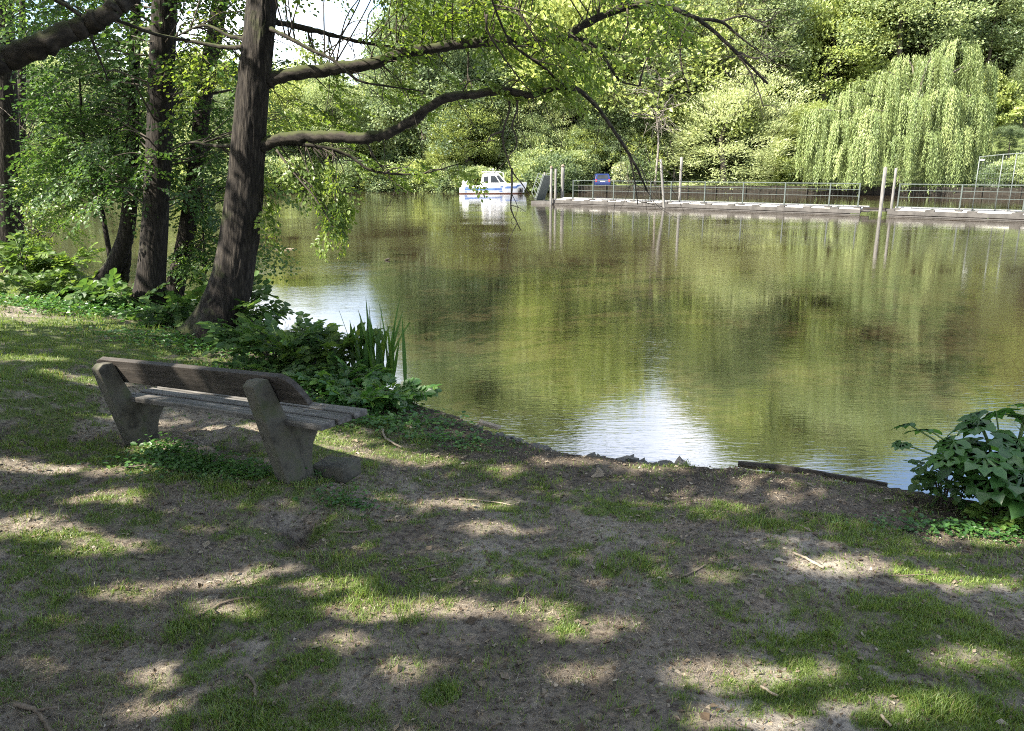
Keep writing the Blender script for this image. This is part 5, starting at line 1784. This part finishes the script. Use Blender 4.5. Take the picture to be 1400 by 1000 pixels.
def shrub(name, label, px, py, z, w, d, h, n, leaf, seed, scl=1.0, stems=8, shape=1.0, lean=(0, 0), cat='shrub', low=.12):
    r2 = np.random.default_rng(seed)
    b = G(px, py, z)
    bz = h1(b[0], b[1])
    root = thing(name, label, cat, (b[0], b[1], bz))
    m = MB()
    tips = []
    for k in range(stems):
        a = 2 * PI * (k + r2.random() * .8) / stems
        rr = .55 + .45 * r2.random()
        e = np.array([math.cos(a) * w * rr + lean[0], math.sin(a) * d * rr + lean[1], h * (.55 + .45 * r2.random())])
        s0 = np.array([e[0] * .15, e[1] * .15, -.05])
        pt = smooth_path([s0, np.array([e[0] * .4, e[1] * .4, e[2] * .62]), e], 6)
        m.tube(pt, np.linspace(.012, .003, len(pt)) * (.5 + h), 5, 0, cap=False)
        tips.append(pt)
    m.build('stems', TWIG, root)
    meshes = COMP[leaf]
    for k in range(n):
        pt = tips[r2.integers(len(tips))]
        q = pt[int(len(pt) * (low + (1 - low) * r2.random() ** .7) * .999)] + r2.normal(0, .09, 3) * np.array([w, d, h * .6]) * .9
        q[2] = max(q[2], .03)
        o = link('leaf', meshes[r2.integers(len(meshes))], root)
        o.location = q
        yaw = math.atan2(q[0] - lean[0] * .5, q[1] - lean[1] * .5)
        o.rotation_euler = (r2.normal(.15, .4), r2.normal(0, .35), -yaw + r2.normal(0, .9))
        s = scl * r2.uniform(.65, 1.2)
        o.scale = (s, s, s)
    return root

shrub('elder_shrub', 'dark leafy shrub at the water right of the leaning trunk', 385, 500, .2, .58, .45, .50, 130, 'dark', 601, 1.0, 10)
shrub('elder_shrub', 'leafy shrub between the dark shrub and the sword-leaved clump', 448, 508, .15, .44, .36, .48, 110, 'mid', 602, 1.15, 9)
shrub('elder_shoot', 'leafy shoot growing against the foot of the leaning trunk', 345, 455, .2, .38, .25, .62, 75, 'dark', 603, 1.05, 6)
shrub('elder_shrub', 'low dark shrub at the left foot of the leaning trunk', 255, 440, .25, .62, .45, .42, 90, 'dark', 604, 1.1, 8)
shrub('elder_shrub', 'low dark shrub between the curved stem and the straight trunk', 165, 412, .3, .75, .5, .34, 90, 'dark', 605, 1.2, 8)
shrub('bramble_shrub', 'low sunlit green shrub beside the path at left', 80, 392, .4, .85, .7, .42, 210, 'mid', 606, 1.0, 12)
shrub('bramble_shrub', 'bright green shrub farther along the path near the left edge trunk', 70, 362, .4, .9, .7, .50, 150, 'lime', 607, 1.0, 10)
shrub('bramble_shrub', 'small bright plant at the foot of the left edge trunk', 28, 360, .5, .5, .4, .7, 60, 'mid', 608, 1.6, 6)
shrub('nettle_plant', 'bright low plant on the bank right of the bench seat', 520, 553, .15, .50, .26, .20, 110, 'nettle', 609, 1.05, 9, cat='plant', low=.3)
shrub('nettle_plant', 'low green plant below the sword-leaved clump', 468, 535, .15, .55, .28, .22, 110, 'nettle', 610, 1.05, 9, cat='plant', low=.3)
shrub('nettle_plant', 'low dark plant in the shade behind the bench back', 385, 520, .18, .60, .32, .20, 90, 'dark', 611, .7, 9, cat='plant', low=.3)
shrub('elder_shrub', 'loose bush right of the slim slanting trunk at the water', 300, 432, .2, .45, .3, .85, 60, 'mid', 612, .9, 6)
shrub('nettle_plant', 'small pale green plant in front of the big-leaved clump', 1362, 690, .2, .13, .10, .11, 26, 'lime', 613, .42, 6, cat='plant', low=.3)
shrub('nettle_plant', 'tiny pale plant at the right edge beyond the pale green one', 1398, 694, .2, .09, .08, .07, 16, 'lime', 614, .40, 5, cat='plant', low=.3)
shrub('nettle_plant', 'dark low plant under the left side of the big-leaved clump', 1290, 682, .15, .20, .14, .30, 46, 'dark', 615, .50, 7, cat='plant', low=.25)
shrub('nettle_plant', 'pair of yellowish sprigs below the big-leaved clump', 1312, 676, .16, .05, .05, .13, 9, 'lime', 616, .4, 3, cat='plant', low=.5)

# sword-leaved clump (each leaf a part)
def iris():
    b = G(512, 520, .1)
    r2 = np.random.default_rng(620)
    root = thing('iris_clump', 'clump of upright sword-shaped leaves at the water edge', 'plant', (b[0], b[1], h1(b[0], b[1])))
    blades = []
    for k in range(5):
        mb = MB()
        H_, bend = 1.0, (.02, .06, .12, .22, .35)[k]
        n = 8
        vs, f = [], []
        for i in range(n + 1):
            t = i / n
            w = .021 * (1 - t ** 2.5) * (.75 + .5 * min(1, t * 3)) + .0006
            if k == 4 and t > .75:
                z = .80 - (t - .75) * .9
                x = bend * (.56 + 1.1 * (t - .75))
            else:
                z = H_ * t * (1 - .12 * bend * t)
                x = bend * t * t
            vs += [(x, -w, z), (x + .004, 0, z), (x, w, z)]
        for i in range(n):
            a = 3 * i
            f += [(a, a + 1, a + 4, a + 3), (a + 1, a + 2, a + 5, a + 4)]
        mb.add(vs, f, 0, np.full(len(vs), .3 + .12 * k), True)
        blades.append(mb.mesh('leaf', [L_IRIS]))
    for k in range(64):
        o = link('leaf', blades[r2.choice(5, p=[.24, .26, .24, .16, .10])], root)
        o.location = (r2.normal(0, .115), r2.normal(0, .06), -.04)
        s = r2.uniform(.45, .88) if k > 6 else r2.uniform(.85, 1.02)
        o.scale = (s, r2.uniform(.75, 1.05), s)
        o.rotation_euler = (r2.normal(0, .12), r2.normal(0, .13), r2.uniform(0, 2 * PI))
iris()

# big-leaved hogweed-like clump at right
def palm_leaf(seed, lobes=7):
    r2 = np.random.default_rng(seed)
    mb = MB()
    vs, f = [(0, 0, 0)], []
    for k in range(lobes):
        a = (k - (lobes - 1) / 2) / ((lobes - 1) / 2) * 1.95
        ln = (1.0 - .10 * abs(a) ** 1.3) * r2.uniform(.85, 1.12)
        d = np.array([math.sin(a), math.cos(a)])
        nn = np.array([d[1], -d[0]])
        wd = .23 * r2.uniform(.85, 1.15)
        base = len(vs)
        prof = [(.28, .5), (.46, 1.0), (.60, .78), (.72, .82), (.86, .38), (1.0, 0)]
        left, mid, right = [], [], []
        for (t, w) in prof:
            dz = -.30 * (t * ln) ** 2 + .03 * math.sin(6 * t + k)
            for lst, s in ((left, -1), (mid, 0), (right, 1)):
                p = d * t * ln + nn * s * w * wd
                lst.append(len(vs))
                vs.append((p[0], p[1], dz - (.0 if s else .035) + r2.normal(0, .008)))
        f += [(0, mid[0], left[0]), (0, right[0], mid[0])]
        for i in range(len(prof) - 1):
            f += [(left[i], mid[i], mid[i + 1], left[i + 1]), (mid[i], right[i], right[i + 1], mid[i + 1])]
    # webs between neighbouring lobes
    for k in range(lobes - 1):
        rb = 1 + k * 18 + 2
        lb = 1 + (k + 1) * 18
        f.append((0, lb, rb))
        f.append((rb, lb, lb + 3, rb + 3))
    mb.add(vs, f, 0, np.clip(.45 + r2.normal(0, .15) + r2.normal(0, .05, len(vs)), 0, 1), True)
    return mb.mesh('leaf', [L_HOG])

def hogweed():
    r2 = np.random.default_rng(640)
    b = G(1345, 684, .15)
    root = thing('hogweed_plant', 'clump of big lobed dark green leaves at the right water edge', 'plant', (b[0], b[1], h1(b[0], b[1])))
    tpl = [palm_leaf(s) for s in (1, 2, 3, 4)]
    spec = []
    for k in range(46):
        a = r2.uniform(0, 2 * PI)
        rr = r2.random() ** .6
        x = math.cos(a) * .60 * rr + .12
        y = math.sin(a) * .34 * rr
        z = (.50 - .32 * rr ** 2) * r2.uniform(.55, 1.2) + .06
        spec.append((x, y, z, r2.uniform(.16, .29)))
    # outliers seen against the water on the left, and the upright shoot
    spec += [(-.42, .05, .55, .15), (-.55, .08, .58, .12), (-.30, -.05, .50, .16), (-.36, -.12, .42, .15), (-.18, -.20, .45, .19), (.02, -.30, .36, .20), (.16, -.33, .30, .22), (.34, -.25, .44, .2), (-.62, .0, .47, .08), (.22, .05, .72, .16), (.05, .1, .66, .17), (.36, .1, .68, .18), (.48, -.1, .60, .2), (-.08, .06, .62, .17)]
    for (x, y, z, s) in spec:
        a = math.atan2(y, x - .1)
        e = np.array([x, y, z])
        m = MB()
        s0 = np.array([.12 + x * .12, y * .15, -.03])
        m.tube(smooth_path([s0, s0 * .5 + e * .5 + np.array([0, 0, .10]), e], 5), np.linspace(.009, .005, 11), 5, 0, cap=False)
        m.build('stalk', STALK, root)
        o = link('leaf', tpl[r2.integers(4)], root)
        o.location = e
        o.rotation_euler = (r2.normal(-.25, .25), r2.normal(0, .25), a - PI / 2 + r2.normal(0, .35))
        o.scale = (s * r2.uniform(.9, 1.1), s, s)
    shoot = MB()
    shoot.tube([(.22, .05, 0), (.21, .05, .4), (.23, .05, .82)], [.010, .009, .006], 6, 1)
    n = 26
    t = np.linspace(.62, 1, n)
    pos = np.stack([.22 + 0 * t, .05 + 0 * t, .82 * t], 1)
    ang = np.arange(n) * 2.4
    add_leaves(shoot, pos, norm(np.stack([np.cos(ang), np.sin(ang), .5 + t], 1)), norm(np.stack([-np.cos(ang), -np.sin(ang), 1 + 0 * t], 1)), .10 * (1.4 - t), LANCE, 0, np.full(n, .75), r2)
    shoot.build('shoot', [L_HOG, STALK], root)
hogweed()

# ------------------------------------------------------------------ stones, boards and sticks
def stone_mesh(seed):
    r2 = np.random.default_rng(seed)
    u, v = np.meshgrid(np.linspace(0, 2 * PI, 11)[:-1], np.linspace(.0, PI, 7)[1:-1], indexing='ij')
    pts = np.stack([np.cos(u) * np.sin(v), np.sin(u) * np.sin(v), np.cos(v)], -1).reshape(-1, 3)
    pts = np.sign(pts) * np.abs(pts) ** .7
    pts *= (1 + .16 * r2.normal(0, 1, len(pts)))[:, None]
    mb = MB()
    nu, nv = 10, 5
    f = [(i * nv + j, ((i + 1) % nu) * nv + j, ((i + 1) % nu) * nv + j + 1, i * nv + j + 1) for i in range(nu) for j in range(nv - 1)]
    top = len(pts)
    pts = np.vstack([pts, [(0, 0, .95), (0, 0, -.95)]])
    f += [(top, ((i + 1) % nu) * nv, i * nv) for i in range(nu)] + [(top + 1, i * nv + nv - 1, ((i + 1) % nu) * nv + nv - 1) for i in range(nu)]
    mb.add(pts, f, 0, smooth=False)
    return mb.mesh('stone', [STONE], True)
STN = [stone_mesh(s) for s in range(6)]
rr_ = np.random.default_rng(650)
sx = [(652, 581), (668, 585), (684, 588), (697, 592), (708, 597), (718, 600), (730, 604), (722, 609), (741, 609), (756, 613), (772, 616), (790, 619), (806, 617), (822, 621), (842, 623), (858, 625), (876, 627), (893, 627), (912, 629), (930, 630)]
for k, (px, py) in enumerate(sx):
    p = G(px, py + 2, .08)
    o = link('shore_stone', STN[k % 6])
    o.location = (p[0], p[1], .03 + rr_.normal(0, .012))
    a = rr_.uniform(.032, .066)
    o.scale = (a * 1.35, a, a * rr_.uniform(.7, 1.0))
    o.rotation_euler = (rr_.normal(0, .2), rr_.normal(0, .2), rr_.uniform(0, 6))
    tag(o, 'dark rounded stone set in the row edging the near waterline', 'stone', 'stones along the near waterline')

root = thing('bank_edging', 'dark old timber edging along the waterline at right', 'edging')
pts = [G(x, y, .0) for x, y in ((1010, 636), (1060, 641.5), (1130, 651.5), (1215, 666.5))]
for a, b_ in zip(pts[:-1], pts[1:]):
    m = MB()
    m.bar(a + [0, .02, rr_.normal(0, .006)], b_ + [0, .02, rr_.normal(0, .006)], .022, .07)
    m.build('board', EDGE, root, bevel=.006, fix=True)
m = MB(); m.bar(G(655, 577, .13), G(683, 585, .11), .06, .03); o = m.build('driftwood_board', STICK_PALE, fix=True, bevel=.005)
tag(o, 'pale flat board lying at the waterline above the stones', 'board')

def stick(pxs, r0, r1, label, mt=STICK, lift=.012, name='fallen_twig', fork=None):
    pts = []
    for (x, y) in pxs:
        z = .4
        for _ in range(6):
            q = G(x, y, z)
            z = h1(q[0], q[1]) + lift
        pts.append(np.array([q[0], q[1], z + .0]))
    b = pts[0].copy()
    m = MB()
    p = limb_tube(m, [q - b for q in pts], r0, r1, 6, 6, .06, 0, rr_)
    if fork:
        for (i, dx, dy) in fork:
            q = p[int(len(p) * i)]
            m.tube([q, q + np.array([dx, dy, .015]) * .5, q + np.array([dx, dy, .01])], [r1 * 1.2, r1, r1 * .6], 5)
    o = m.build(name, mt)
    o.location = b
    tag(o, label, 'stick')
stick([(258, 848), (285, 835), (312, 822), (340, 817), (365, 818)], .009, .005, 'long curved dark twig on the soil at lower left', fork=[(.1, -.07, .02), (.3, .05, -.06)])
stick([(228, 846), (246, 848), (266, 847)], .012, .008, 'short thick dark stick beside the long curved twig', fork=[(.6, .04, .03)])
stick([(337, 922), (347, 934), (349, 952)], .007, .006, 'small bent brown stick near the bottom edge', STICK)
stick([(1085, 756), (1105, 765), (1126, 777)], .007, .009, 'straight stick with a pale end at right', STICK_PALE)
stick([(1212, 787), (1240, 787), (1272, 785)], .004, .003, 'thin dark twig on the bare patch at right')
stick([(1040, 938), (1052, 946), (1064, 952)], .006, .005, 'pale stick near the lower right', STICK_PALE)
stick([(1205, 978), (1212, 986), (1218, 993)], .006, .005, 'pale short stick at the bottom right', STICK_PALE)
stick([(628, 683), (650, 684), (680, 687), (700, 691)], .006, .003, 'pale thin root line on the soil in the middle', STICK_PALE, .004)
stick([(523, 586), (525, 596), (533, 603), (549, 612)], .010, .008, 'pale curved stick on the ground right of the bench', STICK_PALE)
stick([(462, 727), (485, 727), (502, 724)], .007, .005, 'dark stick right of the hollow under the bench')
stick([(20, 962), (45, 970), (60, 985), (72, 1004)], .010, .006, 'brown curved twig in the bottom left corner', fork=[(.4, .08, .01)])
stick([(560, 780), (590, 774), (620, 768)], .004, .003, 'fine short twig on the bare soil in the centre')
stick([(842, 970), (868, 966), (885, 962)], .004, .003, 'fine twig in the sunny patch at the bottom')
stick([(930, 789), (952, 780), (966, 771)], .006, .004, 'dark twig beside the sunlit grass tuft')
m = MB(); m.prism([(-.05, 0), (.05, 0), (.035, .05), (.005, .075), (-.01, .03)], -.015, .015, axes=(0, 2, 1))
p = G(817, 644, .17)
o = m.build('wood_scrap', STICK_PALE, fix=True, bevel=.004)
o.location = (p[0], p[1], h1(p[0], p[1]) + .0)
o.rotation_euler = (0, 0, .3)
tag(o, 'small pale broken scrap of wood near the waterline', 'wood scrap')
# floating branch
m = MB(); a, b_ = G(376, 341, .0), G(402, 341, .0)
limb_tube(m, [np.zeros(3), (b_ - a) / 2 + [0, .02, .01], b_ - a], .022, .016, 6, 6, .05, 0, rr_)
o = m.build('floating_branch', STICK_PALE); o.location = a + [0, 0, .012]
tag(o, 'pale straight branch floating on the lake right of the leaning trunk', 'branch')
m = MB()
limb_tube(m, [(-.06, 0, .0), (0, .01, .03), (.05, 0, .045)], .03, .018, 7, 5, .05, 0, rr_)
o = m.build('floating_bark', TWIG); o.location = G(530, 356, 0)
tag(o, 'tiny dark scrap of bark floating on open water', 'bark')

# ------------------------------------------------------------------ ground cover (uncountable)
def scatter(n, x0, x1, y0, y1, dens, seed):
    r2 = np.random.default_rng(seed)
    x = r2.uniform(x0, x1, n)
    y = r2.uniform(y0, y1, n)
    k = (np.abs(x) < .70 * y + .35) & (y < near_shore(x) - .06)
    x, y = x[k], y[k]
    k = r2.random(len(x)) < dens(x, y)
    x, y = x[k], y[k]
    return x, y, H(x, y), r2

def grass_patch(mb, x, y, z, r2, h0, w0):
    n = len(x)
    h = h0 * (1 + 1.1 * sstep(.60, .72, fbm(x * 3.1, y * 3.1, 3, 65))) * r2.uniform(.45, 1.35, n) * (.55 + .6 * fbm(x * 2.2, y * 2.2, 3, 61))
    a = r2.uniform(0, 2 * PI, n)
    ln = r2.uniform(.15, .9, n) * h
    dx, dy = np.cos(a) * ln, np.sin(a) * ln
    b = r2.uniform(0, PI, n)
    wx, wy = np.cos(b) * w0, np.sin(b) * w0
    z = z - .004
    v = np.stack([np.stack([x - wx, y - wy, z], 1), np.stack([x + wx, y + wy, z], 1),
                  np.stack([x + wx * .75 + dx * .4, y + wy * .75 + dy * .4, z + h * .62], 1), np.stack([x - wx * .75 + dx * .4, y - wy * .75 + dy * .4, z + h * .62], 1),
                  np.stack([x + dx, y + dy, z + h * .95], 1)], 1)
    base = np.arange(n) * 5
    q = np.stack([base, base + 1, base + 2, base + 3], 1)
    t = np.stack([base + 3, base + 2, base + 4], 1)
    tone = np.clip(.50 + .5 * (fbm(x * 1.5, y * 1.5, 3, 71) - .5) + r2.normal(0, .2, n), 0, 1)
    tone = np.where(r2.random(n) < .10, r2.uniform(0, .15, n), np.maximum(tone, .24))
    var = np.repeat(tone, 5)
    mb.v.append(v.reshape(-1, 3)); mb.var.append(var)
    for f in (q, t):
        mb.f.append(f + mb.n); mb.m.append(np.zeros(len(f))); mb.sm.append(np.zeros(len(f), bool))
    mb.n += n * 5
mb = MB()
for (n, x0, x1, y0, y1, h0, w0, sd) in [(330000, -2.6, 2.9, 1.7, 3.3, .030, .0016, 801), (260000, -4.2, 4.4, 3.3, 5.6, .030, .0022, 802), (120000, -7, 4.5, 5.6, 9.0, .034, .0034, 803), (90000, -13, -2, 9, 19, .05, .006, 804)]:
    x, y, z, r2 = scatter(n, x0, x1, y0, y1, lambda a, b: grass_density(a, b) ** 1.2, sd)
    grass_patch(mb, x, y, z, r2, h0, w0)
tag(mb.build('grass', L_GRASS), 'short patchy grass growing on the trodden bank', 'grass', kind='stuff')

# dry flattened straw over the bare soil
mb = MB()
for (n, y0, y1, xw, h0, w0, sd) in [(150000, 1.7, 3.4, 2.7, .024, .0011, 811), (110000, 3.4, 6.2, 4.4, .030, .0016, 812)]:
    x, y, z, r2 = scatter(n, -xw, xw, y0, y1, lambda a, b: .85 * sstep(.36, .60, fbm(a * 1.6, b * 1.6, 4, 83)), sd)
    k = len(x)
    a = r2.uniform(0, 2 * PI, k)
    pos = np.stack([x, y, z + .002], 1)
    d = np.stack([np.cos(a), np.sin(a), r2.uniform(0, .55, k)], 1)
    nm = np.stack([r2.normal(0, .4, k), r2.normal(0, .4, k), np.ones(k)], 1)
    add_leaves(mb, pos, norm(d), norm(nm), h0 * r2.uniform(.5, 1.6, k), (np.array([[-.03, 0, 0], [.03, 0, 0], [0, 1, 0]]), np.array([[0, 1, 2]])), 0, np.clip(r2.normal(.62, .2, k), 0, 1), r2)
tag(mb.build('straw_litter', L_LITTER), 'dry straw and bud scales strewn over the bare soil', 'litter', kind='stuff')

mb = MB()
x, y, z, r2 = scatter(52000, -4.5, 4.6, 1.7, 7.5, lambda a, b: .5 + 0 * a, 821)
k = len(x)
a = r2.uniform(0, 2 * PI, k)
add_leaves(mb, np.stack([x, y, z + .004], 1), np.stack([np.cos(a), np.sin(a), r2.uniform(-.1, .4, k)], 1), norm(np.stack([r2.normal(0, .35, k), r2.normal(0, .35, k), np.ones(k)], 1)), r2.gamma(2.2, .0062, k) + .004, KITE, 0, r2.random(k) ** 1.5, r2)
tag(mb.build('leaf_litter', L_LITTER), 'small brown leaf scraps and catkins scattered over the ground', 'litter', kind='stuff')

mb = MB()
x, y, z, r2 = scatter(2600, -4.2, 4.4, 1.8, 7, lambda a, b: .6 + 0 * a, 827)
for px_, py_, pz_ in zip(x, y, z):
    a, ln = r2.uniform(0, 2 * PI), r2.gamma(3, .011) + .012
    d = np.array([math.cos(a), math.sin(a), 0]) * ln
    k = r2.normal(0, .12) * ln
    q = np.array([px_, py_, pz_ + .004])
    mb.tube([q, q + d * .5 + np.array([-d[1], d[0], 0]) * k / ln + [0, 0, r2.uniform(0, .008)], q + d], [.0022, .0018, .0010], 4, 0, cap=False, var=r2.random() * .55)
tag(mb.build('twig_litter', L_LITTER), 'short broken twigs and catkin stems littering the soil', 'litter', kind='stuff')

mb = MB()
x, y, z, r2 = scatter(5200, -4, 4.4, 1.8, 7, lambda a, b: .6 + 0 * a, 823)
oc = np.array([[1, 0, 0], [0, 1, 0], [-1, 0, 0], [0, -1, 0], [0, 0, .8], [0, 0, -.8]])
of = np.array([[0, 1, 4], [1, 2, 4], [2, 3, 4], [3, 0, 4], [1, 0, 5], [2, 1, 5], [3, 2, 5], [0, 3, 5]])
n = len(x)
s = r2.gamma(2.0, .0024, n) + .003
v = np.stack([x, y, z + .003], 1)[:, None, :] + (oc[None] * (1 + .35 * r2.normal(0, 1, (n, 6, 1)))) * s[:, None, None]
mb.add(v.reshape(-1, 3), (of[None] + (np.arange(n) * 6)[:, None, None]).reshape(-1, 3), 0, np.repeat(r2.random(n) ** 1.6 * .9, 6))
tag(mb.build('soil_crumbs', L_LITTER), 'soil crumbs, cones and pebbles lying on the ground', 'soil crumbs', kind='stuff')

# small broad-leaved ground cover around trunks and bench feet
mb = MB()
spots = [(250, 640, .38, .22, 700, .035), (300, 648, .35, .15, 500, .03), (350, 662, .3, .12, 400, .028), (225, 620, .2, .12, 260, .035), (470, 690, .22, .10, 260, .026), (420, 660, .2, .10, 200, .026),
         (270, 462, 1.1, .5, 1400, .05), (160, 425, 1.6, .7, 1500, .06), (350, 500, .9, .45, 1100, .045), (440, 540, .9, .35, 1300, .04), (540, 562, .5, .2, 600, .04), (605, 580, .4, .12, 300, .034), (90, 425, 1.3, .7, 900, .06), (1300, 690, .5, .12, 420, .03), (1370, 700, .4, .12, 300, .03), (640, 590, .3, .08, 120, .03), (210, 425, .9, .4, 900, .055)]
r2 = np.random.default_rng(831)
for (px, py, wx, wy, n, s) in spots:
    c = G(px, py, .28)
    x = c[0] + r2.normal(0, wx * .6, n)
    y = c[1] + r2.normal(0, wy * .6, n)
    k = y < near_shore(x) - .03
    x, y = x[k], y[k]
    n = len(x)
    z = H(x, y) + np.abs(r2.normal(0, s * 1.1, n)) + .006
    a = r2.uniform(0, 2 * PI, n)
    add_leaves(mb, np.stack([x, y, z], 1), norm(np.stack([np.cos(a), np.sin(a), r2.uniform(-.4, .3, n)], 1)), norm(np.stack([r2.normal(0, .4, n), r2.normal(0, .4, n), np.ones(n)], 1)), s * r2.uniform(.6, 1.4, n), OVAL, 0, np.clip(r2.normal(.5, .22, n), 0, 1), r2)
tag(mb.build('ground_ivy', L_HOG), 'low broad-leaved ground cover around the trunks and bench feet', 'ground cover', kind='stuff')
